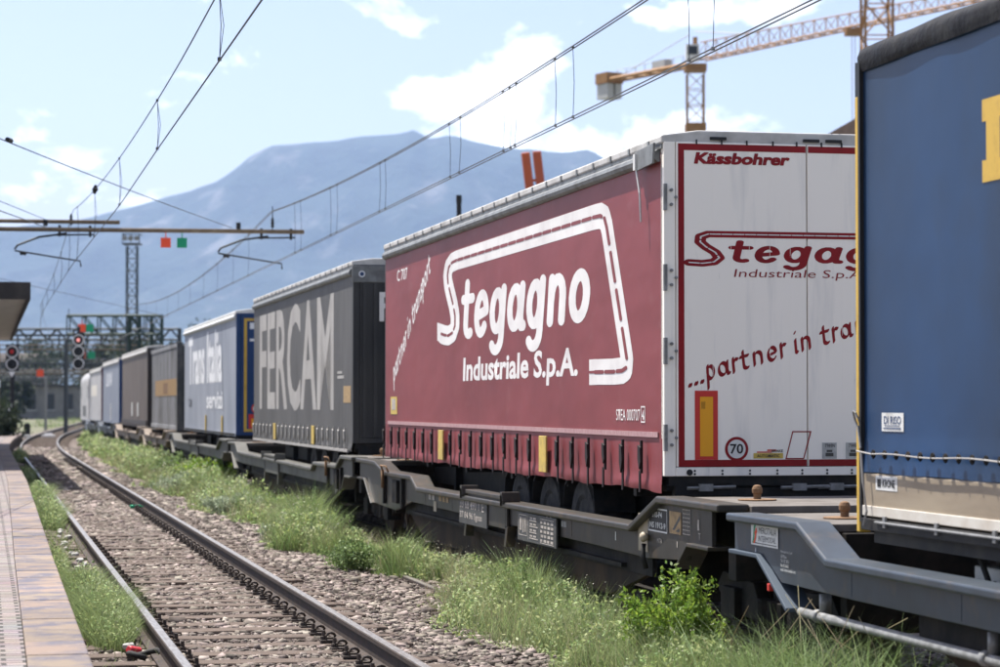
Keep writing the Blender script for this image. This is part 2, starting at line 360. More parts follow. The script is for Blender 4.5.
def tag(o, label=None, cat=None, group=None, kind=None):
    if label: o['label'] = label
    if cat: o['category'] = cat
    if group: o['group'] = group
    if kind: o['kind'] = kind
    return o
def thing(name, label, cat, loc=(0,0,0), rz=0, group=None):
    o = bpy.data.objects.new(name, None); COL.objects.link(o); o.location = loc; o.rotation_euler = (0, 0, rz); o.empty_display_size = .3
    return tag(o, label, cat, group)
def copy_tree(o, parent=None):
    c = o.copy(); COL.objects.link(c)
    if parent: c.parent = parent
    for ch in list(o.children): copy_tree(ch, c)
    return c

# ------------------------------------------------------------------ lettering
# a lettering frame: origin, direction of reading and outward normal, in the thing's own axes
LEFT = (Vector((0,-1,0)), Vector((-1,0,0)))     # on the left flank, read towards the rear
REAR = (Vector((1,0,0)), Vector((0,-1,0)))      # on a rear face
def text(string, m, parent, org, frame, w, h, shear=0, bold=0, rot=0, depth=.004, name='lettering', smear=0):
    cu = bpy.data.curves.new('t', 'FONT'); cu.body = string; cu.size = 1; cu.shear = 0; cu.offset = bold; cu.resolution_u = 3
    tmp = bpy.data.objects.new('t', cu); COL.objects.link(tmp); dg = bpy.context.evaluated_depsgraph_get()
    me = bpy.data.meshes.new_from_object(tmp.evaluated_get(dg)); bpy.data.objects.remove(tmp); bpy.data.curves.remove(cu)
    P = np.array([v.co[:] for v in me.vertices]); lo, hi = P.min(0), P.max(0)
    X = (P[:,0]-lo[0])/(hi[0]-lo[0])*w; Y = (P[:,1]-lo[1])/(hi[1]-lo[1])*h
    X = X+shear*Y
    ca, sa = math.cos(rot), math.sin(rot); X, Y = X*ca-Y*sa, X*sa+Y*ca
    d, n = frame; org = Vector(org)
    for v, x, y in zip(me.vertices, X, Y): v.co = org+d*x+Vector((0,0,y))+n*depth
    if smear:      # heavier strokes: copies shifted sideways, each a hair above the last
        V = [v.co.copy() for v in me.vertices]; Fc = [tuple(p.vertices) for p in me.polygons]; VV = []; FF = []
        for k in range(9):
            a = -smear/2+smear*k/8
            for dz in ((0,) if k % 2 else (-.35, .35)):
                b = len(VV); VV += [v+d*a+Vector((0,0,dz*smear))+n*(.00005*(2*k+(dz > 0))) for v in V]; FF += [tuple(i+b for i in f) for f in Fc]
        me = bpy.data.meshes.new(name); me.from_pydata(VV, [], FF); me.update()
    o = bpy.data.objects.new(name, me); COL.objects.link(o); me.name = name; me.materials.append(M[m]); o.parent = parent
    return o
def nib_mesh(strokes, a, b, tilt=0, step=.00002, nseg=14):
    """flat calligraphic strokes: hulls of an elliptical nib; each patch lies a hair above the one before"""
    mb = []; k = 0
    E = []
    for i in range(nseg):
        t = 2*math.pi*i/nseg; x, y = a*math.cos(t), b*math.sin(t); E.append((x*math.cos(tilt)-y*math.sin(tilt), x*math.sin(tilt)+y*math.cos(tilt)))
    def hull(P):
        P = sorted(set(P)); 
        def half(Q):
            H = []
            for p in Q:
                while len(H) > 1 and (H[-1][0]-H[-2][0])*(p[1]-H[-2][1])-(H[-1][1]-H[-2][1])*(p[0]-H[-2][0]) <= 1e-12: H.pop()
                H.append(p)
            return H
        l, u = half(P), half(P[::-1]); return l[:-1]+u[:-1]
    for st in strokes:
        for p, q in zip(st[:-1], st[1:]):
            mb.append((hull([(p[0]+x, p[1]+y) for x, y in E]+[(q[0]+x, q[1]+y) for x, y in E]), k*step)); k += 1
    return mb
def arc(cx, cy, rx, ry, a0, a1, n=12): return [(cx+rx*math.cos(R(a0+(a1-a0)*i/n)), cy+ry*math.sin(R(a0+(a1-a0)*i/n))) for i in range(n+1)]
GL = {   # skeletons: advance width, strokes (x height 1)
 't': (1.12, [[(.42,1.25),(.42,.32)]+arc(.72,.30,.30,.22,180,300,6), [(.12,.90),(.92,.90)]]),
 'e': (1.32, [[(.36,.47),(1.00,.55)], arc(.66,.50,.40,.43,8,318,18)]),
 'g': (1.42, [arc(.64,.50,.38,.40,0,360,18), [(1.12,.95),(1.06,.0)]+arc(.66,-.06,.40,.30,0,-140,8)]),
 'a': (1.42, [arc(.62,.50,.38,.40,0,360,18), [(1.12,.92),(1.06,.30),(1.12,.10),(1.28,.10)]]),
 'n': (1.42, [[(.32,.92),(.32,.10)], [(.34,.55)]+arc(.70,.58,.36,.33,160,0,8)+[(1.06,.10)]]),
 'o': (1.40, [arc(.68,.50,.42,.40,0,360,20)]),
 'p': (1.05, [[(.25,1.0),(.15,-.50)], [(.22,.55)]+arc(.50,.52,.33,.42,150,-150,12)]),
 'r': (.78, [[(.22,.98),(.22,.05)], [(.24,.60),(.45,.90),(.68,.84)]]),
 'i': (.50, [[(.22,.95),(.20,.15),(.34,.08)], [(.24,1.42),(.26,1.44)]]),
 's': (.80, [[(.62,.86),(.38,.94),(.18,.76),(.34,.56),(.56,.40),(.50,.14),(.22,.05),(.06,.18)]]),
 '.': (.55, [[(.12,.04),(.30,.12)],[(.12,.12),(.30,.04)]]), ' ': (.60, []),
}
def nib_text(string, m, parent, org, frame, xh, wide, a, b, tilt=0, shear=0, rot=0, depth=.0015, name='lettering', gap=0):
    mb = MB(); d, n = frame; org = Vector(org); x0 = 0; ca, sa = math.cos(rot), math.sin(rot)
    for ch in string:
        adv, sts = GL[ch]
        S = [[((x*wide*xh), y*xh) for x, y in st] for st in sts]
        S = [[(x+shear*y+x0, y) for x, y in st] for st in S]
        for poly, hgt in nib_mesh(S, a*xh, b*xh, tilt):
            vs = [org+d*(x*ca-y*sa)+Vector((0,0,x*sa+y*ca))+n*(depth+hgt) for x, y in poly]; mb.add(vs, [tuple(range(len(vs)))])
        x0 += (adv*wide+gap)*xh
    return flat_build(mb, name, m, parent, n)
def flat_build(mb, name, m, parent, n):
    me = bpy.data.meshes.new(name); me.from_pydata(mb.v, [], mb.f); me.update()
    o = bpy.data.objects.new(name, me); COL.objects.link(o); me.materials.append(M[m]); o.parent = parent; return o
def ribbon(strokes, m, parent, org, frame, a, b, depth, name, tilt=0):
    mb = MB(); d, n = frame; org = Vector(org)
    for poly, hgt in nib_mesh(strokes, a, b, tilt, .00002):
        vs = [org+d*x+Vector((0,0,y))+n*(depth+hgt) for x, y in poly]; mb.add(vs, [tuple(range(len(vs)))])
    return flat_build(mb, name, m, parent, n)
def flat(polys, m, parent, org, frame, depth, name):  # flat polygons in (reading, up)
    mb = MB(); d, n = frame; org = Vector(org)
    for p in polys: mb.add([org+d*x+Vector((0,0,y))+n*depth for x, y in p], [tuple(range(len(p)))])
    return flat_build(mb, name, m, parent, n)
def rect(x0, x1, y0, y1): return [(x0,y0),(x1,y0),(x1,y1),(x0,y1)]
def circle(cx, cy, r, n=28): return [(cx+r*math.cos(2*math.pi*i/n), cy+r*math.sin(2*math.pi*i/n)) for i in range(n)]
def chain_dashes(path, dash, gap):
    out = []; cur = []; need = dash; on = True; p = Vector(path[0])
    for q in path[1:]:
        q = Vector(q)
        while (q-p).length > 1e-9:
            L = (q-p).length; st = min(L, need); r_ = p+(q-p)*(st/L)
            if on:
                if not cur: cur = [tuple(p)]
                cur.append(tuple(r_))
            p = r_; need -= st
            if need < 1e-9:
                if on and cur: out.append(cur); cur = []
                on = not on; need = dash if on else gap
    if cur: out.append(cur)
    return out

# ------------------------------------------------------------------ lines of the two tracks
def near_off(s): return 5.2e-4*max(0, min(s, 125)-60)**2 + (max(0, s-125)*.0676 if s > 125 else 0)
def train_off(s): return 3.0e-4*max(0, s-95)**2
def near(s, u=0, z=0): return W(s, -3.46+u+near_off(s), z)
def near_head(s): return TH - math.atan((near_off(s+.5)-near_off(s-.5)))
def trn(s, u=0, z=0): return W(s, u+train_off(s), z)
def trn_head(s): return TH - math.atan((train_off(s+.5)-train_off(s-.5)))
TZ = -.28                                        # rail level under the train

# ================================================================== THE SETTING
# far ground, one sheet to the mountains
MB().add([(-6000,-60,-.9),(6000,-60,-.9),(6000,9900,-.9),(-6000,9900,-.9)], [(0,1,2,3)]).build('ground', 'field')
tag(bpy.data.objects['ground'], kind='structure')

# mountains: a ridge some eight kilometres away
def ridge_h(X):
    xs = [-4200,-2600,-1700,-1560,-1440,-1324,-1190,-1060,-965,-900,-847,-770,-680,-520,-340,-290,-240,-170,-80,0,90,200,305,410,560,800,1300,2200,4200]
    hs = [420,560,600,622,640,668,692,720,762,812,858,888,893,916,930,948,918,926,902,884,868,866,878,812,680,560,470,400,300]
    return np.interp(X, xs, hs)
gx = np.linspace(-4200, 4200, 300); gy = np.concatenate([np.linspace(5200, 7900, 70), np.linspace(8000, 9600, 22)])
X, Y = np.meshgrid(gx, gy)
def fbm(x, y, sc, oc=5, seed=0):
    g = np.random.default_rng(seed); out = np.zeros_like(x); amp = 1
    for o in range(oc):
        for _ in range(5):
            a = g.uniform(0, 2*np.pi); f = sc*2**o*g.uniform(.7, 1.3); out += amp/5*np.sin(f*(x*np.cos(a)+y*np.sin(a))+g.uniform(0, 7))
        amp *= .52
    return out
p = np.clip((Y-5200)/2800, 0, 1); H = ridge_h(X)
prof = .30*p+.70*np.where(p < .75, .42*(p/.75)**1.3, .42+.58*((p-.75)/.25)**.75)
Z = H*prof*np.where(Y > 8000, np.clip(1-(Y-8000)/2400, 0, 1), 1)
Z += (fbm(X, Y, .0032, 6, 3)*60 - np.abs(fbm(X, Y, .0045, 4, 8))*90)*np.clip(p*3, 0, 1)*np.where(np.abs(Y-8000) < 140, .36, 1)*np.clip(1.15-p*.4, 0, 1) - 2
V = np.stack([X, Y, Z], -1).reshape(-1, 3); nx, ny = len(gx), len(gy)
i = (np.arange(ny-1)[:,None]*nx+np.arange(nx-1)[None,:]).ravel()
tag(np_mesh('mountain', V, np.stack([i, i+1, i+nx+1, i+nx], 1), 'mountain', smooth=True), kind='structure')

# the trackbed between the platform and the far side of the train
ss = np.concatenate([np.arange(-14, 40, .35), np.arange(40, 110, 1.0), np.arange(110, 330, 5.0)])
uu = np.concatenate([np.arange(-5.3, -1.9, .14), np.arange(-1.9, .5, .16), np.arange(.5, 9, .5)])
hx = [-5.3,-4.4,-4.2,-2.7,-2.1,-1.5,-.9,-.3,.1,3.4,4.4,9]
hz = [-.22,-.22,-.212,-.212,-.22,-.26,-.32,-.37,-.45,-.45,-.8,-.8]
TBV = []
for s in ss:
    for u in uu:
        k = min(1, max(0, (u+2.4)/2.2)); du = near_off(s)*(1-k)+train_off(s)*k
        pnt = W(s, u+du); TBV.append((pnt.x, pnt.y, float(np.interp(u, hx, hz))))
TBV = np.array(TBV); TBV[:,2] += fbm(TBV[:,0], TBV[:,1], 3.1, 3, 5)*.016
nu = len(uu); i = (np.arange(len(ss)-1)[:,None]*nu+np.arange(nu-1)[None,:]).ravel()
tag(np_mesh('trackbed', TBV, np.stack([i, i+1, i+nu+1, i+nu], 1), 'ballast', smooth=True), kind='structure')

# platform: edge slabs and setts
PE = lambda s: float(np.interp(s, [-8,4,18,27,57,70,101], [-4.92,-4.86,-4.76,-4.70,-4.69,-4.60,-4.40])) + (near_off(s) if s > 70 else near_off(s)*.6)
slab = MB(); s = -8.0; k = 0
while s < 100:
    L = .78 if s < 60 else 1.6
    a0, a1, g = PE(s), PE(s+L), .008
    q = [W(s+g, a0, 0), W(s+L-g, a1, 0), W(s+L-g, a1-.36, 0), W(s+g, a0-.36, 0)]
    z = .25+rnd.uniform(-.004, .004)
    slab.add([(v.x, v.y, .07) for v in q]+[(v.x, v.y, z) for v in q], [(3,2,1,0),(4,5,6,7),(0,1,5,4),(1,2,6,5),(2,3,7,6),(3,0,4,7)]); s += L
tag(slab.build('platform_edge', 'slab', bev=.012), kind='structure')
pv = MB(); sl_ = list(np.arange(-9, 100.1, 2.0))
vs = []
for s in sl_:
    a = PE(s)
    for u, z in ((a-.365, .243), (a-.365, -.3), (-16+near_off(s), .243)):
        v = W(s, u, z); vs.append(tuple(v))
fs = []
for i in range(len(sl_)-1): fs.append((3*i+2, 3*i, 3*i+3, 3*i+5))
n_ = len(vs)
pv.add(vs, fs); pob = pv.build('platform', 'setts'); tag(pob, kind='structure')
pf = MB(); vs = []
for s in sl_: vs += [tuple(W(s, PE(s)-.05, .07)), tuple(W(s, PE(s)-.05, -.4))]
pf.add(vs, [(2*i, 2*i+1, 2*i+3, 2*i+2) for i in range(len(sl_)-1)])
e = W(100, -16+near_off(100)); a = W(100, PE(100)-.05)
pf.add([(a.x,a.y,.24),(e.x,e.y,.24),(e.x,e.y,-.4),(a.x,a.y,-.4)], [(0,1,2,3)])
tag(pf.build('platform_wall', 'soil'), kind='structure')

# ------------------------------------------------------------------ tracks
RAIL = [(-.075,-.172),(.075,-.172),(.075,-.160),(.018,-.145),(.012,-.05),(.036,-.035),(.036,-.006),(.028,0),(-.028,0),(-.036,-.006),(-.036,-.035),(-.012,-.05),(-.018,-.145),(-.075,-.160)]
def rail_mesh(pathf, du, s_list, name, parent, prof, m):
    vs = []; fs = []; k = len(prof)
    for s in s_list:
        for x, z in prof: vs.append(tuple(pathf(s, du+x, z)))
    for i in range(len(s_list)-1):
        for j in range(k): fs.append((i*k+j, i*k+(j+1)%k, (i+1)*k+(j+1)%k, (i+1)*k+j))
    mb = MB(); mb.add(vs, fs); o = mb.build(name, m, parent); return o
def sleeper_mesh():
    mb = MB(); mb.box(-1.28, 1.28, -.125, .125, -.145, 0); o = mb.build('sleeper', 'sleeper', bev=.014)
    return o
def clip_mb():
    mb = MB()
    mb.box(-.09, .09, -.06, .06, -.003, .012)
    mb.tube([(-.045,-.03,.015),(-.045,-.035,.045),(-.03,-.03,.062),(-.005,-.02,.066),(.02,-.0,.058),(.035,.015,.04),(.03,.03,.025),(.0,.038,.02),(-.04,.04,.02)], .011, 7)
    mb.lathe([(.0,.014),(.026,.014),(.026,.04),(.016,.042),(.014,.085),(0,.085)], (-.06,0,0), 'z', 8)
    return mb
def track(name, label, pathf, headf, zr, s0, s1, zs):
    s_list = list(np.arange(s0, 60, 3.0))+list(np.arange(60, s1, 2.0)); root = thing(name, label, 'railway track', pathf(s0, 0, zr-.172), headf(s0))
    inv = root.matrix_basis.inverted(); 
    f = lambda s, u, z: inv @ pathf(s, u, z+zr)
    for du in (-.7525, .7525):
        r = rail_mesh(f, du, s_list, 'rail', root, RAIL, 'rail_side')
        top = [(-.030,.0012),(.030,.0012),(.026,.0024),(-.026,.0024)]
        rail_mesh(f, du, s_list, 'rail_head', r, top, 'rail_top')
    sm = sleeper_mesh(); sm.parent = root; cm = clip_mb().build('rail_clip', 'clip', root)
    rest = MB(); restc = MB(); k = 0; s = s0+.3; kc = 0
    while s < s1-.5:
        h = headf(s)-headf(s0); c = f(s, 0, zs)
        if k < 100:
            o = sm if k == 0 else sm.copy()
            if k: COL.objects.link(o); o.parent = root
            o.location = c+Vector((0, 0, rnd.uniform(-.012, .006))); o.rotation_euler = (0, rnd.uniform(-.006, .006), h+rnd.uniform(-.012, .012))
        else:
            x, y = math.cos(h), math.sin(h); tmp = MB().box(-1.28, 1.28, -.125, .125, -.145, 0)
            rest.add([(c.x+a*x-b*y, c.y+a*y+b*x, c.z+d) for a, b, d in tmp.v], tmp.f)
        if s < 62:
          for du, fl in ((.7525-.115, 0), (.7525+.115, 1)) if s > 14 else ((.7525-.115, 0), (-.7525+.115, 1), (.7525+.115, 1)):
            cc = f(s, du, zs+.004)
            if kc < 100 and du == .7525-.115:
                o = cm if kc == 0 else cm.copy()
                if kc: COL.objects.link(o); o.parent = root
                o.location = cc; o.rotation_euler = (0, 0, h+(math.pi if fl else 0)); kc += 1
            else:
                tmp = clip_mb() if s < 26 else MB().box(-.1, .1, -.06, .06, 0, .07); sg = -1 if fl else 1; x, y = math.cos(h)*sg, math.sin(h)*sg
                restc.add([(cc.x+a*x-b*y, cc.y+a*y+b*x, cc.z+d) for a, b, d in tmp.v], tmp.f)
        k += 1; s += .60
    if rest.v: tag(rest.build('distant_sleeper', 'sleeper', root), kind='stuff')
    if restc.v: tag(restc.build('rail_fastening', 'clip', root), kind='stuff')
    return root
track('railway_track', 'empty railway track curving away beside the platform, stones between its sleepers', near, near_head, 0, -9, 260, -.174)
track('railway_track', 'railway track hidden under the freight wagons behind the strip of tall grass', trn, trn_head, TZ, -14, 150, -.174)

# ballast stones: far more than anyone could count
def stones(n, us, s0, s1, size, seed, fun=None):
    g = np.random.default_rng(seed); base = np.array([(-1,-1,-.7),(1,-1,-.7),(1,1,-.7),(-1,1,-.7),(-1,-1,.7),(1,-1,.7),(1,1,.7),(-1,1,.7)], float)
    S = s0+(s1-s0)*g.random(n)**1.35; U = g.uniform(us[0], us[1], n)
    if fun is not None:
        keep = fun(S, U, g); S, U = S[keep], U[keep]; n = len(S)
    sz = size*np.exp(g.normal(0, .34, n))*(1+S.clip(0)/55)
    V = base[None]*g.uniform(.45, 1.1, (n, 8, 3))*sz[:,None,None]*.5*np.stack([np.ones(n), g.uniform(.6, 1, n), g.uniform(.6, 1.0, n)], 1)[:,None,:]
    a, b, c = (g.uniform(0, 6.28, n) for _ in range(3))
    Rz = np.stack([np.stack([np.cos(a), -np.sin(a), 0*a], 1), np.stack([np.sin(a), np.cos(a), 0*a], 1), np.stack([0*a, 0*a, 0*a+1], 1)], 1)
    b = (b-3.14)*.16
    Rx = np.stack([np.stack([0*a+1, 0*a, 0*a], 1), np.stack([0*a, np.cos(b), -np.sin(b)], 1), np.stack([0*a, np.sin(b), np.cos(b)], 1)], 1)
    V = np.einsum('nij,njk,nlk->nli', Rz, Rx, V)
    zb = np.interp(U, hx, hz)+.012
    off = np.array([near_off(s) if s > 60 else 0 for s in S])
    P = np.array(P0)[None]+np.array(TV)[None]*S[:,None]+np.array(RV)[None]*(U+off)[:,None]; P[:,2] = zb+g.uniform(-.012, .010, n)
    V += P[:,None,:]
    F = np.array([(0,3,2,1),(4,5,6,7),(0,1,5,4),(1,2,6,5),(2,3,7,6),(3,0,4,7)])
    return V.reshape(-1, 3), (F[None]+8*np.arange(n)[:,None,None]).reshape(-1, 4)
def bed_keep(S, U, g):
    k = np.abs(U+4.2125) > .06; k &= np.abs(U+2.7075) > .06
    between = (U > -4.74) & (U < -2.18)
    patch = fbm(S*1.0, U*2.2, .55, 3, 9)
    ph = ((S+8.7) % .6); on_sl = (ph < .13) | (ph > .47)
    cover = np.where(S < 11, .36, np.where(S < 15, .50, .82))+patch*.35
    drop = between & on_sl & (g.random(len(S)) > cover)
    return k & ~drop
V1, F1 = stones(44000, (-4.9, -1.75), -6, 26, .042, 1, bed_keep)
V2, F2 = stones(12000, (-1.95, -.5), -6, 30, .044, 2)
V3, F3 = stones(9000, (-4.9, -1.8), 26, 85, .055, 3, bed_keep)
V4, F4 = stones(5000, (-.5, 2.6), -6, 30, .055, 4)
tag(np_mesh('ballast_stones', np.concatenate([V1, V2, V3, V4]), np.concatenate([F1, F2+len(V1), F3+len(V1)+len(V2), F4+len(V1)+len(V2)+len(V3)]), 'stone'), kind='stuff')

# ================================================================== THE TRAIN
def rail_root(name, label, cat, s, z, group=None): 
    return thing(name, label, cat, trn(s, 0, z), trn_head(s), group)

# ------------------------------------------------------------------ pocket wagons (axes: x to the right, y along the train, z from the near rail level)
BO = (0, 0, -TZ)
def bogie(par, y):
    fr = MB()
    for x in (.18, 2.32):
        fr.prism_x([(y-1.35,.28),(y-1.2,.40),(y-.45,.36),(y-.3,.18),(y+.3,.18),(y+.45,.36),(y+1.2,.40),(y+1.35,.28),(y+1.1,.12),(y+.5,.08),(y-.5,.08),(y-1.1,.12)], x-.05, x+.05)
        for yy in (y-.9, y+.9): fr.box(x-.11, x+.09, yy-.17, yy+.17, .06, .30)
        for yy in (y-.22, y, y+.22): fr.lathe([(0,0),(.075,0),(.075,.20),(0,.20)], (x-.02, yy, .06), 'z', 10)
    fr.box(.2, 2.3, y-.2, y+.2, .1, .34)
    b = fr.build('bogie', 'dark_steel', par, BO, .008)
    for yy in (y-.9, y+.9):
        w = MB()
        for x, sg in ((.44, 1), (2.06, -1)):
            w.lathe([(.10,-.02*sg),(.14,0),(.36,.03*sg),(.39,0),(.46,0),(.462,.10*sg),(.49,.11*sg),(.49,.14*sg),(.38,.14*sg),(.12,.09*sg),(.1,.1*sg)], (x, yy, TZ+.46), 'x', 28)
        w.tube([(.4, yy, TZ+.46), (2.1, yy, TZ+.46)], .085, 10)
        w.build('wheelset', 'rail_side', b, BO, 0, False)
    return b
def spigot(par, x, y, z):
    b = MB().lathe([(0,0),(.15,0),(.15,.012),(0,.012)], (x, y, z), 'z', 20)
    b.lathe([(.030,.01),(.030,.055),(.040,.058),(.041,.09),(.030,.115),(.012,.122),(0,.122)], (x, y, z), 'z', 14)
    return b.build('spigot', 'rust', par, BO, .004)
def wagon(s0, L, label, m, near_step=False, far_step=False, far_slope=0, brackets=True, detail=True, top=.95, low=.70, skirtm='skirt', pipe=False, g='pocket wagons carrying the truck trailers'):
    root = rail_root('pocket_wagon', label, 'freight wagon', s0, TZ, g)
    # upper edge of the side beam
    P = [(.10, top), (1.72, top), (2.55, low)] if not near_step else [(.10, top), (1.25, top), (1.75, low+.07), (4.25, low+.06), (4.55, low-.04)]
    Q = [(L-.10, top-.05), (L-1.60, top-.045), (L-2.15, low)] if not far_step else [(L-.10, top-.04), (L-1.72, top-.05), (L-2.5, low+.10), (L-4.55, low+.10), (L-4.95, low-.03)]
    y0, y1 = P[-1][0], Q[-1][0]; ym = (y0+y1)/2 if not far_step else y0+5.9
    b0, b1 = ym-1.05, ym+1.05
    topp = P+Q[::-1]
    tb = MB(); sb = MB()
    for x0, x1 in ((-.27, -.02), (2.52, 2.77)): tb.strip(topp, x0, x1, .06)
    tb.split('top_flange', m, root, BO, .016, seg=3)
    # side plate with the cut-outs over the bogies
    low_b = low-.24
    bot = [(L-.10, .655),(L-.72, .655)]+([(L-1.35, .33),(L-3.1, .30),(L-4.3, low_b)] if far_step else [(L-1.12, .485),(L-2.5, low_b)])+[(L-4.4, low_b),(4.0, low_b-.01),(2.2, low_b-.02),(1.1, low_b+.03) if not near_step else (2.2, .30),(.98, .63),(.45, .63)]
    pl = [(y, z-.05) for y, z in topp]
    pl = [(.45, top-.05)]+pl[1:]
    sp = MB()
    for x in (-.20, 2.66): sp.prism_x(pl+bot, x, x+.035)
    sp.split('side_plate', m, root, BO, .004)
    # lower lip along the cut-outs
    lip = MB()
    for x0, x1 in ((-.25, -.05), (2.55, 2.75)):
        lip.strip([(L-.10, .655),(L-.72, .655),(L-1.35, .33)], x0, x1, .03)
        lip.strip([(.40, .635),(.95, .635),(1.25, .44)], x0, x1, .03)
    lip.split('cutout_lip', 'lip_blue' if m == 'wagon_blue' else m, root, BO, .006)
    # inset trough wall under the beam, rusty
    sk = MB(); a, b = 3.2, L-4.1
    for x, sg in ((-.06, 1), (2.56, -1)):
        sk.prism_x([(a-.6,.27),(b+.5,.27),(b-.5,.0),(a+.6,.02)], x-.03, x+.03)
    sk.split('trough_wall', skirtm, root, BO, .004)
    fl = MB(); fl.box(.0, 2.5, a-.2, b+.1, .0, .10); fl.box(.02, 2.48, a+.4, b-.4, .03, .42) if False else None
    for x in (-.10, 2.56): fl.box(x, x+.04, a-.8, b+.8, .27, low_b+.02)  # dark upright filler panels standing in for the black shade under the beam
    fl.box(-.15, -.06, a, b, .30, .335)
    fl.build('trough_floor_and_gap_shade', 'dark_steel', root, BO)
    # end decks and cross beams
    dk = MB()
    dk.box(-.02, 2.52, .05, 1.75, top-.065, top-.012); dk.box(-.02, 2.52, L-1.6, L-.05, top-.115, top-.062)
    dk.split('end_deck', 'deck', root, BO, .006)
    cb = MB()
    cb.box(.15, 2.35, .15, .40, .45, top-.07); cb.box(.15, 2.35, L-.4, L-.15, .45, top-.12)
    cb.box(.05, 2.45, 1.70, 1.82, .2, top-.07); cb.box(.05, 2.45, L-1.7, L-1.58, .2, top-.12)
    for yy in (.75, 1.2, L-1.2, L-.75): cb.box(-.17, -.06, yy-.03, yy+.03, .66, top-.10)
    cb.box(-.12, .35, .12, .30, .40, .62)
    cb.box(.02, .10, .30, 1.70, .62, top-.07)
    cb.split('cross_beam', 'dark_steel', root, BO, .006)
    if brackets:
        for yb in (b0, b1):
            br = MB()
            for x0, x1 in ((-.29, -.0), (2.5, 2.79)):
                br.strip([(yb+.06, low-.02),(yb+.045, low+.09),(yb-.04, low+.09),(yb-.07, low+.0)], x0, x1-.10, .035)
                br.prism_x([(yb-.03, low+.08),(yb+.03, low+.08),(yb+.03, .43),(yb-.03, .43)], x0+.055, x0+.085)
                br.prism_x([(yb-.06,.44),(yb+.06,.42),(yb+.14,.22),(yb+.04,.22)], x0+.06, x0+.16)
            br.split('stake_bracket', m, root, BO, .008)
        mp = MB(); mp.strip([(b0+.10, low+.05),(b1-.10, low+.05)], -.26, -.10, .045); mp.box(-.225, -.19, b0+.08, b1-.08, .40, low+.02)
        mp.split('middle_panel', m, root, BO, .008)
    # welded joints and ribs
    rb = MB()
    for yy in (y0+2.2, y0+4.2, y1-2.0, y1-.3): rb.box(-.2025, -.20, yy-.004, yy+.004, low_b+.02, low-.07)
    rb.split('weld_seam', m, root, BO)
    bogie(root, 0.0 if s0 > 0 else .02)
    for y, z in ((1.0, top-.012), (L-.9, top-.062)): spigot(root, .34, y, z); spigot(root, 2.16, y, z)
    if far_step or near_step:
        yy = L-2.95 if far_step else 2.2
        hb = MB(); hb.tube([(-.31, yy-.22, .80),(-.34, yy-.2, .88),(-.34, yy+.2, .88),(-.31, yy+.22, .80),(-.31, yy+.22,.66)], .013, 6); hb.tube([(-.30, yy+.3, .82),(-.30, yy+.3, .58)], .022, 6)
        hb.build('brake_handle', 'rust', root, BO, 0, True)
        bx = MB()
        bx.box(-.245, -.20, yy-.45, yy-.12, .40, .70) ; bx.box(-.25, -.20, yy-.86, yy-.78, .36, .74); bx.box(-.25,-.2, yy+.55, yy+.61, .36, .78)
        bx.split('brake_box', 'dark_steel', root, BO, .006)
    if pipe:
        pp = MB().tube([(-.16, .2 if False else L-1.40, .31), (-.16, .5, .305)], .032, 10)
        for yy in (L-1.75, L-4.4, 5, 9): pp.lathe([(.030,-.03),(.046,-.03),(.046,.03),(.030,.03)], (-.16, yy, .31), 'y', 12); 
        for yy in (L-1.8, L-4.45, 5, 9): pp.box(-.17, -.10, yy-.02, yy+.02, .33, .46)
        pp.build('brake_pipe', 'galv', root, BO, 0, True)
    return root

wB = wagon(-2.4, 17.4, 'dark grey pocket wagon carrying the red trailer, number panel at its middle', 'wagon_grey', far_step=True, top=.965)
wA = wagon(-19.8, 17.4, 'blue grey pocket wagon under the blue trailer, white operator plate at its end', 'wagon_blue', top=.965, low=.715, pipe=True)
wC = wagon(15.2, 18.1, 'grey pocket wagon under the grey trailer with giant pale letters', 'wagon_light', near_step=True, top=.93)
wD = wagon(33.4, 16.9, 'grey pocket wagon under the pale blue trailer with the navy rear', 'wagon_light', top=.92)
wE = wagon(50.4, 12.2, 'brown pocket wagon under the silver grey container', 'wagon_brown', top=.92, skirtm='wagon_brown')
wF = wagon(62.7, 17.0, 'brown pocket wagon under the taupe brown trailer', 'wagon_brown', top=.92, skirtm='wagon_brown')
wG = wagon(79.8, 15.0, 'blue grey wagon under the pale blue trailer with a navy end', 'wagon_blue', top=.92)
wH = wagon(94.9, 14.0, 'blue grey wagon under the whitish trailer with a maroon end', 'wagon_blue', top=.92)

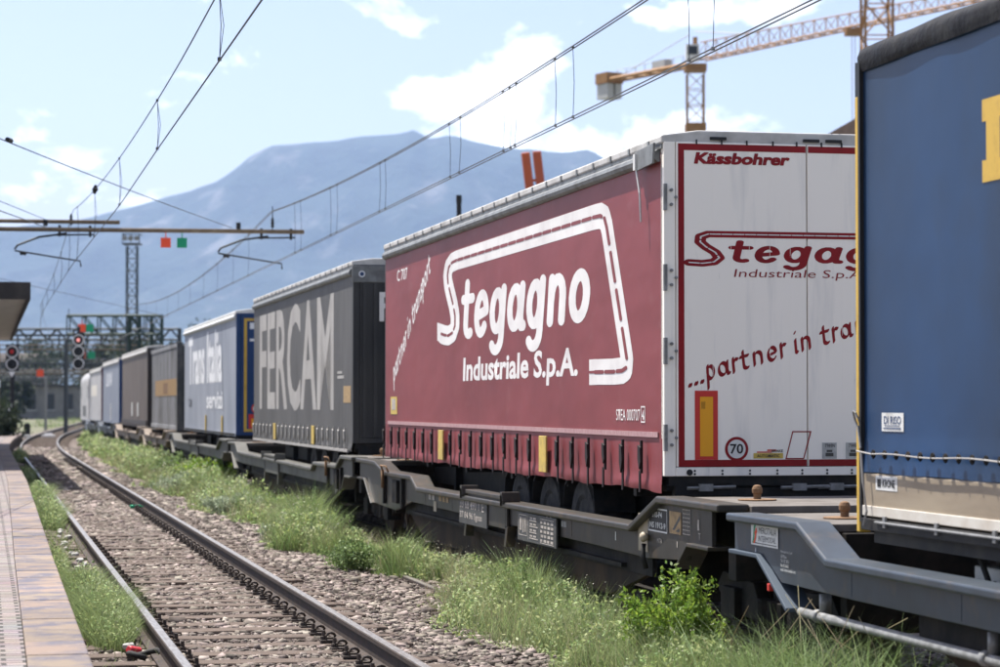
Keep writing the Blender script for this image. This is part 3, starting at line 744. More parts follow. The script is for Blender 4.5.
# marks on the two nearest wagons
def wl_(s0, s): return s-s0
OX = -.204
def wagon_marks_B():
    o = lambda s, z: (OX, s+2.4, z-TZ)
    def pl(s_hi, s_lo, z0, z1, m, d, name): return flat([rect(0, s_hi-s_lo, 0, z1-z0)], m, wB, o(s_hi, z0), LEFT, d, name)
    # number panel on the middle board
    nb = MB().box(-.245, -.225, 5.92+2.4, 7.42+2.4, .36, .66).build('number_plate', 'plate', wB, BO, .006)
    for t_, z, w in (('33 68 490 1', .535, 1.05), ('37 84 96 Sgnss', .405, 1.2)):
        text(t_, 'stencil', nb, (-.246, 7.36+2.4, z-TZ), LEFT, w, .095, bold=.015, depth=.002)
    text('E', 'stencil', nb, (-.246, 6.16+2.4, .53-TZ), LEFT, .10, .105, bold=.015, depth=.002)
    # load table board
    lb = MB().box(-.245, -.225, 2.78+2.4, 4.42+2.4, .335, .62).build('load_plate', 'plate', wB, BO, .006)
    R_ = lambda x, y, w, h: rect(x, x+w, y, y+h)
    fr = [R_(.05,.05,.36,.008), R_(.05,.25,.36,.008), R_(.05,.05,.012,.208), R_(.40,.05,.012,.208), R_(.46,.02,.008,.25)]
    fr += [R_(.10,.10,.07,.13), R_(.22,.08,.05,.15), R_(.31,.09,.05,.14)]
    for k in range(4): fr += [R_(.52, .035+k*.058, .36-.06*(k % 2), .012), R_(.54, .055+k*.058, .10, .018), R_(.68, .055+k*.058, .12, .018)]
    fr += [R_(.98,.015,.56,.008), R_(.98,.245,.56,.008)]
    for r_ in range(5):
        for c_ in range(4): fr.append(R_(.99+c_*.14+.02*(r_ % 2), .03+r_*.044, .085+.02*((r_*3+c_) % 2), .026))
    flat(fr, 'stencil', lb, (-.247, 4.40+2.4, .34-TZ), LEFT, .001, 'load_table')
    flat([[(0,0),(.09,.045),(.18,0),(.18,.014),(.09,.06),(0,.014)]], 'stencil', lb, (-.247, 3.15+2.4, .61-TZ), LEFT, .001, 'load_mark')
    text('III', 'stencil_white', wB, o(2.72, .55), LEFT, .16, .055, depth=.001)
    text('1', 'stencil_white', wB, o(.80, .53), LEFT, .035, .075, depth=.001)
    # end plate: cream stripe, framed data panel, ochre plate, inspection grid
    pl(.06, -.23, .49, .80, 'cream', .0015, 'cream_stripe')
    fx = pl(-.245, -.79, .67, .86, 'black_print', .0015, 'data_panel')
    t = .012; w_, h_ = .545, .19
    flat([rect(0,w_,0,t), rect(0,w_,h_-t,h_), rect(0,t,t,h_-t), rect(w_-t,w_,t,h_-t)], 'stencil_white', wB, o(-.245, .67), LEFT, .0022, 'panel_border')
    text('310-P4', 'stencil_white', wB, o(-.36, .785), LEFT, .28, .048, bold=.02, depth=.0024)
    text('NS 1912-9', 'stencil_white', wB, o(-.29, .70), LEFT, .45, .048, bold=.02, depth=.0024)
    pl(-.85, -1.17, .68, .855, 'ochre', .0015, 'ochre_plate')
    flat([[(.08,.03),(.14,.03),(.30,.12),(.30,.155)], [(.16,.02),(.28,.02),(.28,.05)]], 'plate', wB, o(-.85,.68), LEFT, .0022, 'plate_mark')
    g_ = [rect(k*.052, k*.052+.006, 0, .19) for k in range(5)]+[rect(0, .214, k*.0315, k*.0315+.006) for k in range(7)]
    flat([[(x*.95, y) for x, y in q] for q in g_[:5]], 'stencil', wB, o(-1.21,.69), LEFT, .0015, 'inspection_grid')
    flat([[(x*.95, y) for x, y in q] for q in g_[5:]], 'stencil', wB, o(-1.21,.69), LEFT, .0019, 'inspection_grid')
    text('MTR', 'stencil', wB, o(-.50, .585), LEFT, .14, .035, depth=.001)
    text('1', 'stencil', wB, o(-1.05, .575), LEFT, .02, .05, depth=.001)
    text('T', 'stencil', wB, o(-1.62, .67), LEFT, .06, .05, depth=.001)
    flat([rect(0,.05,0,.08)], 'stencil', wB, (OX, 2.4-1.60, .74-TZ), LEFT, .001, 'inspection_mark')
    bt = MB().lathe([(0,0),(.02,0),(.035,-.02),(.043,-.045),(.03,-.065),(0,-.07)], (OX+.0, 2.4-.235, .615), 'x', 14); bt.build('buffer_knob', 'cream', wB, BO, 0, True)
    hh = MB().tube([(OX-.04, 2.4-.235, .56),(OX-.05, 2.4-.25, .45),(OX-.02, 2.4-.24, .36)], .022, 7); hh.build('hose', 'rubber', wB, BO, 0, True)
    cr = [rect(-9.5+k*.22, -9.5+k*.22+.15, 0, .10) for k in range(6)]
    flat([[(x, y) for x, y in q] for q in cr[:2]], 'stencil', wB, (OX-.0, 2.4+0, .54-TZ), LEFT, .002, 'stencil_mark')
    flat([[(x, y) for x, y in q] for q in cr[3:]], 'ochre', wB, (OX-.0, 2.4+0, .545-TZ), LEFT, .002, 'stencil_mark')
    flat([rect(-9.18, -9.0, -.13, -.01)], 'cream', wB, (OX, 2.4, .54-TZ), LEFT, .003, 'paper_label')
wagon_marks_B()
def wagon_marks_A():
    L0 = 19.8; o = lambda s, z: (OX, s+L0, z-TZ)
    pb = flat([rect(0, .58, 0, .175)], 'trim_white', wA, o(-2.89, .71), LEFT, .002, 'operator_plate')
    # emblem: a slanting two-colour f
    ribbon([[(.045,.02),(.06,.05),(.075,.12),(.095,.145)]], 'marker_green', pb, o(-2.89,.71), LEFT, .016, .012, .003, 'emblem')
    ribbon([[(.075,.02),(.10,.05),(.115,.11)], [(.095,.085),(.125,.095)]], 'marker_red', pb, o(-2.89,.71), LEFT, .014, .010, .0045, 'emblem')
    text('MERCITALIA', 'plate', pb, o(-3.06,.795), LEFT, .37, .045, shear=.2, depth=.003)
    text('INTERMODAL', 'plate', pb, o(-3.05,.74), LEFT, .37, .04, shear=.2, depth=.003)
    flat([rect(.03, .55, .012, .018)], 'plate', pb, o(-2.89,.71), LEFT, .003, 'plate_rule')
    for k, (t_, w) in enumerate((('Mercitalia Int. S.p.A.', .24), ('I-20 Milano', .12), ('Tel. 02 2021', .17), ('Fax 02 2022', .16), ('mail intermodal.com', .30))):
        text(t_, 'stencil_white', wA, o(-3.52, .685-k*.030), LEFT, w, .021, depth=.0015)
    text('1', 'stencil_white', wA, o(-2.98, .66), LEFT, .012, .03, depth=.0015)
    rs = MB().box(-.26, -.225, L0-3.43, L0-3.39, .42, .47).build('reflector', 'warn_red', wA, BO, .004)
wagon_marks_A()

# ------------------------------------------------------------------ truck trailers
def curtain(par, L, z0, z1, zs, m, x=0, sg=-1, amp=.7, seed=1, ny=150, pitch=.6, name='curtain', flat_above=None):
    ys = np.linspace(.04, L-.06, ny); g = np.random.default_rng(seed)
    zsl = np.concatenate([np.linspace(z0, zs, 12), np.linspace(zs+.06, z1, 10)])
    V = []; 
    ph = g.uniform(0, 6.28, 4)
    for z in zsl:
        k = np.clip((zs-z)/(zs-z0), 0, 1)
        d = np.zeros_like(ys)
        d += amp*k*(.016*(.5-.5*np.cos(2*np.pi*(ys-.55)/pitch))**1.5 + .008*k*np.sin(ys*1.7+ph[0])+.006*np.sin(ys*5.1+ph[1]))
        d += amp*.020*np.exp(-((z-(z0+.05))/.04)**2)*(.6+.4*np.sin(ys*3.1+ph[2]))
        zz = z + (1-np.clip((z-z0)/.12, 0, 1))*amp*(.012*np.sin(ys*2.3+ph[2])+.007*np.sin(ys*7.7+ph[3])) if z < z0+.12 else np.full_like(ys, z)
        for y, dd, q in zip(ys, d, np.broadcast_to(zz, ys.shape)): V.append((x+sg*dd, y, q))
    nz_ = len(zsl); i = (np.arange(nz_-1)[:,None]*ny+np.arange(ny-1)[None,:]).ravel()
    F = np.stack([i, i+1, i+ny+1, i+ny], 1)
    if sg > 0: F = F[:, ::-1]
    V = np.array(V); V[:,2] -= 0
    return np_mesh(name, V, F[:, ::-1], m, par, True)
def wheel(par, x, y, z, r=.5, w=.36, sg=-1):
    t = MB().lathe([(r*.58,0),(r*.66,sg*.02),(r*.93,sg*.02),(r,-sg*.03),(r,-sg*(w-.03)),(r*.93,-sg*w),(r*.6,-sg*w),(r*.58,-sg*.1)], (x, y, z), 'x', 30).build('tyre', 'rubber', par, smooth=False)
    rm = MB().lathe([(0,sg*.05),(r*.16,sg*.05),(r*.2,sg*.0),(r*.30,-sg*.05),(r*.42,-sg*.12),(r*.52,-sg*.03),(r*.58,0),(r*.58,-sg*.2),(0,-sg*.2)], (x, y, z), 'x', 24).build('rim', 'rim', t)
    return t
def trailer(s, L, name, label, cm, rearm, frontm='fer_dark', z0=.97, zs=1.41, z1=3.80, top=3.97, straps=True, strapm='strap_black', stripe=None, roofm='roof_grey',
            doors=True, seed=1, axles=(3.2, 4.55, 5.9), hookpitch=.6, railm='grey_rail', rail=True, wheels=True, cat='trailer', g='truck trailers riding on the wagons', W_=2.5, rz0=1.10, far=False):
    root = rail_root(name, label, cat, s, 0, g)
    curtain(root, L, z0, z1, zs, cm, 0, -1, amp=.3 if far else .75, seed=seed, pitch=hookpitch, ny=40 if far else int(L/.06))
    curtain(root, L, z0, z1, zs, cm, W_, 1, seed=seed+1, pitch=hookpitch, ny=40)
    rf = MB(); rf.prism_y([(-.02,top-.03),(-.02,top-.10),(W_+.02,top-.10),(W_+.02,top-.03),(W_-.3,top+.015),(.3,top+.015)], -.01, L+.02); rf.build('roof', roofm, root, bev=.015)
    if rail:
        tr = MB().tube([(.0, .10, z1-.02), (.0, L-.04, z1-.02)], .055, 10).box(-.012, .05, .02, L, z1+.03, top-.10).build('top_rail', railm, root)
    if not far:
        hk = MB()
        for k in range(int(L/.62)): hk.box(-.028, -.0, .35+k*.62, .40+k*.62, top-.10, top-.045)
        hk.build('roof_clip', railm, root)
    ch = MB(); ch.box(.05, W_-.05, .02, L-.02, z0+.05, z0+.22)
    for x in (.65, W_-.65): ch.box(x-.06, x+.06, .4, L-.6, z0-.35, z0+.1)
    for k in range(5): ch.box(.1, W_-.1, 1.2+k*L/5.6, 1.3+k*L/5.6, z0-.08, z0+.08)
    ch.build('chassis', 'chassis', root)
    MB().box(.0, W_, L-.05, L, z0, top-.08).build('front_wall', frontm, root, bev=.01)
    if wheels:
        for a in axles:
            for x, sg in ((.14, -1), (W_-.14, 1)): wheel(root, x, a, .50, sg=sg)
            MB().tube([(.2, a, .5), (W_-.2, a, .5)], .07, 8).build('axle', 'chassis', root)
        for a in axles:
            for x in (.08, W_-.48): MB().strip([(a-.62+.08*0, .70),(a-.55, .92),(a-.3, 1.04),(a+.3, 1.04),(a+.55, .92),(a+.62,.70)], x, x+.4, .02).build('mudguard', 'chassis', root)
        lg = MB()
        for x in (.5, W_-.6): lg.box(x, x+.1, L-2.6, L-2.48, .22, z0); lg.box(x-.05, x+.15, L-2.66, L-2.42, .18, .22)
        lg.split('landing_leg', 'chassis', root)
    if straps:
        n = int((L-.7)/hookpitch)
        for k in range(n+1):
            y = .55+hookpitch*k; st = MB()
            yel = straps == 'yellow' and k in (6, 15)
            if yel: continue
            lean = rnd.uniform(-.05, .05)
            st.box(-.050, -.030, y-.016, y+.016, zs-.30, zs-.02); st.box(-.052, -.040, y-.02+lean, y+.02+lean, z0-.02, zs-.28)
            st.prism_x([(y-.032, zs-.08),(y+.034, zs-.06),(y+.036, zs-.20+lean),(y-.01, zs-.29+lean),(y-.055,zs-.20)], -.066, -.050)
            st.build('strap', strapm, root)
        if straps == 'yellow':
            for k in (6, 15): MB().box(-.054, -.036, .55+hookpitch*k-.15, .55+hookpitch*k+.15, z0+.05, zs-.03).build('reflective_strap', 'strap_yellow', root, bev=.004)
    if stripe: MB().box(-.012, -.003, .15, L-.3, zs+.01, zs+.055).build('seam_stripe', stripe, root)
    # rear
    if doors:
        for x0, x1 in ((.105, W_/2-.005), (W_/2+.005, W_-.105)): MB().box(x0, x1, -.02, .03, rz0+.08, top-.085).build('rear_door', rearm, root, bev=.006)
        fm = MB(); fm.box(0, .10, -.012, .08, rz0, top-.085); fm.box(W_-.10, W_, -.012, .08, rz0, top-.085); fm.box(.10, W_-.10, -.018, .06, rz0, rz0+.075)
        fm.split('rear_frame', rearm, root, bev=.006)
    else:
        MB().box(0, W_, -.02, .03, rz0, top-.085).build('rear_wall', rearm, root, bev=.01)
    ub = MB(); ub.box(.12, W_-.12, .05, .14, rz0-.24, rz0-.10); ub.box(.1, .6, .02, .10, rz0-.17, rz0-.05); ub.box(W_-.6, W_-.1, .02, .10, rz0-.17, rz0-.05); ub.box(.05, W_-.05, .10, .22, rz0-.13, rz0+.0)
    ub.build('underrun_bar', 'chassis', root, bev=.008)
    return root

# the red trailer
red = trailer(0, 13.95, 'curtain_trailer', 'red curtain-sided trailer with white logo and white rear doors', 'red_curtain', 'white_paint', straps='yellow', stripe='seam_pale', seed=3)
def red_marks():
    o = lambda s, z: (-.0, s, z)
    road = [(9.74,2.565),(9.55,2.545),(9.30,2.53),(9.02,2.56),(8.88,2.64),(8.88,2.76),(9.0,2.90),(9.17,3.04),(9.31,3.17),(9.35,3.27),(9.27,3.36),(9.08,3.405),(8.8,3.418)]
    road += [(8.8-(8.8-2.30)*i/8, 3.418+.012*i/8) for i in range(1, 9)]+[(2.05,3.425),(1.90,3.39),(1.82,3.30)]+[(1.82-.62*i/5, 3.30-1.10*i/5) for i in range(1, 6)]+[(1.14,2.09),(1.16,2.02),(1.30,1.995),(1.6,1.99),(2.24,1.995)]
    P = [(-s, z) for s, z in road]
    ribbon([P], 'white_print', red, o(0,0), LEFT, .20, .120, .0015, 'road_logo')
    ribbon([P[:12]], 'white_print', red, o(0,0), LEFT, .27, .120, .0030, 'road_logo')
    D = chain_dashes(P, .30, .10)
    ribbon(D, 'red_curtain', red, o(0,0), LEFT, .045, .018, .0040, 'road_dashes')
    flat([[(-2.47,1.876),(-2.2,1.876),(-2.2,2.114),(-2.47,2.114)], [(-10.02,2.49),(-9.70,2.452),(-9.70,2.682),(-10.02,2.715)]], 'white_print', red, o(0,0), LEFT, .0012, 'road_logo')
    flat([rect(-2.46,-2.2,1.984,2.008)], 'red_curtain', red, o(0,0), LEFT, .0045, 'road_dashes')
    nib_text('tegagno', 'white_print', red, (0, 8.56, 2.475), LEFT, .50, 1.30, .275, .12, 0, shear=.24, depth=.0015, gap=-.02)
    text('Industriale S.p.A.', 'white_print', red, (0, 8.42, 1.885), LEFT, 5.5, .36, shear=.14, bold=.028, depth=.0015)
    nib_text('partner in transport', 'white_print', red, (0, 13.22, 1.98), LEFT, .185, .80, .15, .08, R(35), shear=.25, rot=R(27))
    text('C 707', 'white_print', red, (0, 12.95, 3.37), LEFT, .80, .155, bold=.012, depth=.0015)
    text('STEA 000707', 'white_print', red, (0, 1.50, 1.555), LEFT, .78, .10, bold=.004, depth=.004)
    text('4', 'white_print', red, (0, .66, 1.56), LEFT, .07, .09, bold=.004, depth=.004)
    t = .012; flat([rect(0,.13,0,t), rect(0,.13,.13,.13+t), rect(0,t,t,.13), rect(.13-t,.13,t,.13)], 'white_print', red, (0, .69, 1.54), LEFT, .004, 'number_box')
    flat([rect(0,.52,0,.24)], 'strap_yellow', red, (0, 13.45, 1.56), LEFT, .004, 'yellow_label')
    flat([rect(0,.30,.05,.20)], 'stencil', red, (0, 13.35, 1.57), LEFT, .006, 'label_print')
    # torn flap at the top rear corner
    MB().prism_x([(.10,3.71),(.60,3.69),(.68,3.76),(.64,3.86),(.06,3.88)], -.07, -.05).build('corner_flap', 'grey_rail', red, bev=.004)
    MB().box(-.085, -.07, .58, .64, 3.70, 3.84).tube([(-.07,.60,3.72),(-.06,.52,3.5),(-.055,.50,3.25)], .010, 5).build('flap_strap', 'trim_white', red)
    # rear doors
    ro = lambda u, z: (u, -.020, z)
    B = [rect(.12,.172,1.18,3.87), rect(.172,1.24,3.815,3.87), rect(.172,1.24,1.18,1.235)]
    flat(B, 'red_print', red, ro(0,0), REAR, .002, 'red_border')
    flat([rect(2.5-x1, 2.5-x0, z0, z1) for (x0,z0),_,(x1,z1),_ in B], 'red_print', red, ro(0,0), REAR, .002, 'red_border')
    text('Kässbohrer', 'red_print', red, ro(.262, 3.705), REAR, .82, .092, shear=.22, bold=.02, smear=.008, depth=.003)
    rd = [(.215,2.878),(.33,2.872),(.43,2.885),(.475,2.92),(.44,2.965),(.36,3.01),(.31,3.05),(.315,3.095),(.38,3.117)]+[(.38+i*.2, 3.117) for i in range(1, 10)]
    ribbon([rd], 'red_print', red, ro(0,0), REAR, .050, .028, .002, 'road_logo')
    ribbon(chain_dashes(rd, .085, .018), 'white_print', red, ro(0,0), REAR, .008, .0045, .006, 'road_dashes')
    nib_text('tegagno', 'red_print', red, ro(.535, 2.885), REAR, .135, 1.44, .25, .115, 0, shear=.25, depth=.001, gap=.0)
    text('Industriale S.p.A.', 'red_print', red, ro(.60, 2.74), REAR, 1.16, .088, shear=.2, bold=-.004, depth=.003)
    nib_text('...partner in transport', 'red_print', red, ro(.205, 1.84), REAR, .122, .74, .15, .05, R(42), shear=.18, rot=R(16.5), depth=.001, gap=.04)
    for x in (.26, 2.04):
        flat([rect(0,.20,0,.575)], 'warn_red', red, ro(x, 1.225 if x > 1 else 1.236), REAR, .0035, 'warning_panel')
        flat([rect(.045,.158,.03,.525)], 'orange', red, ro(x, 1.235), REAR, .005, 'warning_panel_centre')
    text('||||', 'black_print', red, ro(.318, 1.66), REAR, .03, .06, depth=.0065)
    flat([circle(.623, 1.325, .102)], 'red_print', red, ro(0,0), REAR, .003, 'speed_disc'); flat([circle(.623, 1.325, .078)], 'trim_white', red, ro(0,0), REAR, .0045, 'speed_disc_centre')
    text('70', 'black_print', red, ro(.565, 1.285), REAR, .115, .083, bold=.02, depth=.006)
    flat([rect(0,.26,0,.045)], 'strap_yellow', red, ro(.77, 1.245), REAR, .003, 'sticker'); flat([rect(.03,.16,.048,.058), rect(.12,.2,.062,.075)], 'warn_red', red, ro(.77,1.245), REAR, .003, 'sticker')
    text('AUTOMATIC', 'black_print', red, ro(.80, 1.255), REAR, .20, .024, bold=.02, depth=.0045); text('BRAKE', 'black_print', red, ro(.93, 1.297), REAR, .10, .022, bold=.02, depth=.0045)
    q = [(0,0),(.165,0),(.232,.235),(.062,.235)]; iq = [(.012,.010),(.158,.010),(.217,.225),(.070,.225)]
    flat([[q[i], q[(i+1)%4], iq[(i+1)%4], iq[i]] for i in range(4)], 'red_print', red, ro(1.05,1.238), REAR, .003, 'slanted_frame')
    for x in (1.375, 1.585):
        flat([rect(0,.13,0,.135)], 'silver_print', red, ro(x, 1.24), REAR, .003, 'silver_sticker'); text('TWIN', 'plate', red, ro(x+.02, 1.335), REAR, .09, .03, shear=.2, bold=.02, depth=.0045)
        flat([rect(.03,.10,.02,.05), rect(.04,.09,.055,.075)], 'plate', red, ro(x,1.24), REAR, .0045, 'sticker_print')
    sm = MB(); 
    for x in (.42,.58,.74,.92,1.10,1.56,1.76,1.96,2.16): sm.box(x-.0016, x+.0016, -.0212, -.0195, 1.24, 3.81)
    sm.build('door_seam', 'white_paint', red)
    hg = MB()
    for z in (3.42, 2.75, 2.14, 1.42):
        for x in (-.008, 2.49): hg.box(x, x+.028, -.045, -.008, z-.11, z+.11)
        for x in (.05, 2.42):
            hg.lathe([(0,-.022),(.014,-.020),(.014,0)], (x+.012, -.010, z-.06), 'y', 8); hg.lathe([(0,-.022),(.014,-.020),(.014,0)], (x+.012, -.010, z+.06), 'y', 8); hg.lathe([(0,-.022),(.012,-.020),(.012,0)], (x+.05, -.014, z), 'y', 8)
    hg.split('hinge', 'galv', red)
    bl = MB()
    for x in (.26,.50,.74,.98,1.2,1.42,1.64,1.9,2.14,2.3):
        for z in (1.118, 1.145): bl.lathe([(0,-.006),(.009,-.005),(.009,0)], (x, -.018, z), 'y', 8)
    bl.lathe([(0,-.01),(.026,-.008),(.026,0)], (.215, -.018, 1.132), 'y', 14)
    bl.split('bolt', 'black_print', red)
    tb = MB()
    for x in (.28,.50,.72,.95,1.16,1.38,1.56,1.8,2.0): tb.box(x-.006, x+.006, -.028, -.018, 3.865, 3.905)
    tb.box(.40,.54,-.03,-.005,3.905,3.93); tb.box(1.22,1.36,-.03,-.005,3.905,3.93); tb.box(1.42,1.56,-.03,-.005,3.905,3.93)
    tb.split('door_clip', 'black_print', red)
    tl = MB()
    for x in (.2, 1.02, 1.35, 1.9): 
        tl.tube([(x,.0,1.0),(x+.42,.0,1.01)], .016, 6); tl.box(x+.1, x+.22, -.02, .02, .975, 1.035)
    tl.split('door_latch', 'galv', red)
red_marks()

# the blue trailer in the foreground: seen from its far end forwards
blue = rail_root('curtain_trailer', 'blue tarpaulin trailer with beige drop sides and yellow lettering', 'trailer', -4.55-13.6, 0, 'truck trailers riding on the wagons')
def blue_build():
    L = 13.6; W_ = 2.5
    ny = 200; ys = np.linspace(.05, L-.02, ny); zs_ = np.concatenate([np.linspace(1.265, 1.52, 8), np.linspace(1.6, 3.88, 12)]); V = []
    for z in zs_:
        k = np.clip((1.5-z)/.24, 0, 1)
        for y in ys: V.append((-.002-.012*k*abs(math.sin(y*math.pi/.38))*.6-.010*k, y, z - .003*k*math.sin(y*6)))
    i = (np.arange(len(zs_)-1)[:,None]*ny+np.arange(ny-1)[None,:]).ravel()
    np_mesh('curtain', V, np.stack([i, i+ny, i+ny+1, i+1], 1), 'blue_curtain', blue, True)
    MB().box(2.47, 2.5, .05, L, 1.25, 3.8).build('curtain', 'blue_curtain', blue)
    MB().box(-.015, .03, .05, L-.02, .985, 1.262).build('drop_side', 'beige', blue, bev=.008)
    MB().box(-.024, -.015, .05, L-.03, .99, 1.055).build('drop_side_rail', 'beige_light', blue, bev=.004)
    MB().box(2.47, 2.51, .05, L-.02, .985, 1.262).build('drop_side', 'beige', blue)
    MB().box(-.03, .06, .05, L-.02, .90, .975).box(2.44, 2.53, .05, L, .90, .975).build('side_frame', 'chassis', blue, bev=.006)
    hs = MB()
    for k in range(16): 
        y = L-.45-.82*k; hs.box(-.045, -.03, y-.02, y+.02, .93, 1.0)
    hs.tube([(-.04, .2, .958), (-.04, L-.3, .958)], .010, 6); hs.build('hinge_bar', 'galv', blue)
    # tarpaulin roof with a sagging edge
    ys2 = np.linspace(-.02, L+.01, 110); V = []; prof = [(-.020,3.83),(-.030,3.87),(-.032,3.93),(-.005,3.985),(.10,3.995),(1.25,4.0),(2.38,3.995),(2.53,3.97),(2.54,3.83)]
    g = np.random.default_rng(4); a = g.uniform(0, 6, 9)
    for j, (x, z) in enumerate(prof):
        for y in ys2:
            w_ = .005*math.sin(y*2.1+a[j])+.004*math.sin(y*5.7+a[j]*2); V.append((x+(w_ if j in (0,1,2,7,8) else 0)*.9, y, z+w_*(1.2 if 2 < j < 6 else .5)))
    n2 = len(ys2); i = (np.arange(len(prof)-1)[:,None]*n2+np.arange(n2-1)[None,:]).ravel()
    np_mesh('roof_tarpaulin', V, np.stack([i, i+n2, i+n2+1, i+1], 1), 'roof_tarp', blue, True)
    MB().box(.0, W_, L-.03, L, .95, 3.98).box(.0, W_, 0, .03, .95, 3.98).build('end_wall', 'navy', blue)
    MB().box(-.030, .05, L, L+.055, .88, 3.68).build('corner_post', 'yellow', blue, bev=.008)
    MB().box(-.03, .03, L-.03, L, .95, 3.9).box(-.03, .045, L+.0, L+.045, 3.68, 3.90).build('edge_seal', 'black_print', blue)
    MB().box(.03, 2.47, .1, L-.1, .82, .97).build('floor', 'chassis', blue)
    c = MB()
    for x in (.75, 1.75): c.box(x-.07, x+.07, .4, L-.5, .55, .85)
    c.build('chassis', 'chassis', blue)
    for a in (9.2, 10.5):
        for x, sg in ((.14, -1), (2.36, 1)): wheel(blue, x, a-7 if False else a-6.5, .5, sg=sg)
    bx = MB().box(.25, .60, L-3.1, L-1.15, .52, .74); bx.build('tool_box', 'trim_white', blue, bev=.01)
    hd = MB()
    for k, y in enumerate((L-1.45, L-1.75, L-2.1, L-2.5, L-2.8)): hd.lathe([(0,-.006),(.05,-.006),(.05,0)], (.25, y, .62+.03*(k % 2)), 'x', 14)
    hd.split('box_fitting', 'black_print', blue)
    MB().tube([(.15, L-1.35, .93), (.17, L-1.55, .66), (.2, L-1.62, .5)], .018, 7).tube([(.05, L-.1, .60), (.05, L-3.6, .58)], .02, 6).build('hose', 'rubber', blue)
    for k in range(22):
        y = L-.28-.19*k*1.0; e = MB().lathe([(.012,-.0),(.028,-.004),(.028,-.014),(.012,-.016),(.012,0)], (-.034, y, 1.385), 'x', 12); e.tube([(-.05,y,1.40),(-.06,y-.02,1.375),(-.05,y-.03,1.36)], .009, 5); e.build('eyelet', 'dark_steel', blue)
    MB().tube([(-.056, L-.02, 1.40)]+[(-.058, L-.28-.19*k, 1.385+.006*math.sin(k)) for k in range(30)], .0055, 6).tube([(-.056, L-.10, 1.395), (-.06, L-.14, 1.2), (-.055, L-.19, 1.02), (-.05, L-.12, .93)], .008, 6).build('lashing_rope', 'fer_print', blue)
    MB().tube(arc3(-.045, L+.0, 1.60, .055), .007, 5).tube([(-.05, L-.03, 1.56), (-.055, L-.09, 1.42)], .009, 5).build('loop', 'galv', blue)
    o = lambda s, z: (-.002, s+4.55+L, z)
    flat([rect(0,.36,0,.115)], 'trim_white', blue, o(-4.88, 1.53), LEFT, .004, 'sticker'); text('DI RISO', 'navy', blue, o(-4.92, 1.575), LEFT, .28, .05, bold=.01, depth=.006)
    flat([rect(.03,.32,.015,.022), rect(.05,.30,.032,.037)], 'navy', blue, o(-4.88,1.53), LEFT, .006, 'sticker_print')
    flat([rect(0,.36,0,.09)], 'trim_white', blue, (-.015, -4.80+4.55+L, 1.16), LEFT, .002, 'maker_plate'); text('KRONE', 'black_print', blue, (-.015, -4.92+4.55+L, 1.18), LEFT, .20, .05, bold=.02, depth=.004)
    flat([rect(.03,.09,.02,.07)], 'black_print', blue, (-.015, -4.80+4.55+L, 1.16), LEFT, .004, 'maker_emblem')
    # slab letters
    x = .07
    D = [[(0,0),(.62,0),(.74,.10),(.74,.37),(.62,.47),(0,.47),(0,.345),(.055,.345),(.055,.125),(0,.125)]]
    flat(D, 'yellow', blue, o(-6.43, 2.95), LEFT, .004, 'lettering'); flat([rect(.24,.50,.12,.35)], 'blue_curtain', blue, o(-6.43, 2.95), LEFT, .0055, 'letter_counter')
    text('I RISO', 'yellow', blue, o(-7.35, 2.95), LEFT, 2.6, .47, bold=.03, depth=.004)
def arc3(x, y, z, r): return [(x-.02*math.sin(t), y+r*math.cos(t)*.6, z+r*math.sin(t)) for t in [2*math.pi*i/14 for i in range(15)]]
blue_build()

# the grey trailer with giant letters
fer = trailer(16.9, 13.55, 'curtain_trailer', 'grey curtain-sided trailer with giant pale letters on its side', 'fer_curtain', 'fer_dark', straps='yellow', strapm='fer_print', stripe=None, seed=8, z1=3.74, top=3.92, zs=1.36, axles=(2.6, 3.9, 5.2))
text('FERCAM', 'fer_print', fer, (0, 12.45, 1.60), LEFT, 10.4, 1.90, bold=.01, depth=.002, smear=.06)
text('FERCAM', 'white_print', fer, (.40, -.046, 2.96), REAR, 1.9, .46, bold=.02, depth=.004)
cg = MB()
for k in range(14): cg.box(.15+k*.165, .21+k*.165, -.045, -.018, 1.2, 3.55)
cg.split('door_rib', 'fer_dark', fer)
MB().box(-.02, 2.52, -.04, .0, 3.56, 3.82).build('rear_header', 'grey_rail', fer, bev=.01)
flat([circle(.13, 3.69, .05)], 'ti_print', fer, (0, -.042, 0), REAR, .002, 'badge'); flat([circle(.13, 3.69, .032)], 'navy', fer, (0, -.042, 0), REAR, .003, 'badge')
flat([rect(0,.75,0,.26)], 'ochre', fer, (0, .95, 1.72), LEFT, .004, 'ochre_label'); flat([rect(0,.7,.0,.05), rect(0,.5,.08,.12)], 'fer_print', fer, (0, 1.6, 2.1), LEFT, .004, 'stencil_mark')
MB().box(-.06, -.03, .2, 13.2, .96, 1.0).build('bottom_rail', 'fer_print', fer)

# the pale blue trailer with the navy rear
ti = trailer(34.0, 13.9, 'curtain_trailer', 'pale blue curtain-sided trailer with white letters and navy rear', 'ti_curtain', 'navy', straps=False, seed=12, z1=3.68, top=3.82, zs=1.2, roofm='trim_white', railm='trim_white', far=True, rz0=1.0, axles=(2.8, 4.1, 5.4))
text('Trans Italia', 'ti_print', ti, (0, 12.5, 2.24), LEFT, 9.2, 1.25, bold=.01, depth=.003, smear=.07)
text('servizi', 'ti_print', ti, (0, 7.1, 1.58), LEFT, 4.1, .42, bold=.02, depth=.006)
text('T 206', 'black_print', ti, (0, 12.6, 1.62), LEFT, 1.2, .22, bold=.01, depth=.006)
b_ = flat([rect(.17,.235,1.08,3.62), rect(.235,2.27,3.56,3.62), rect(.235,2.27,1.08,1.14), rect(2.27,2.335,1.08,3.62)], 'yellow', ti, (0,-.02,0), REAR, .003, 'yellow_border')
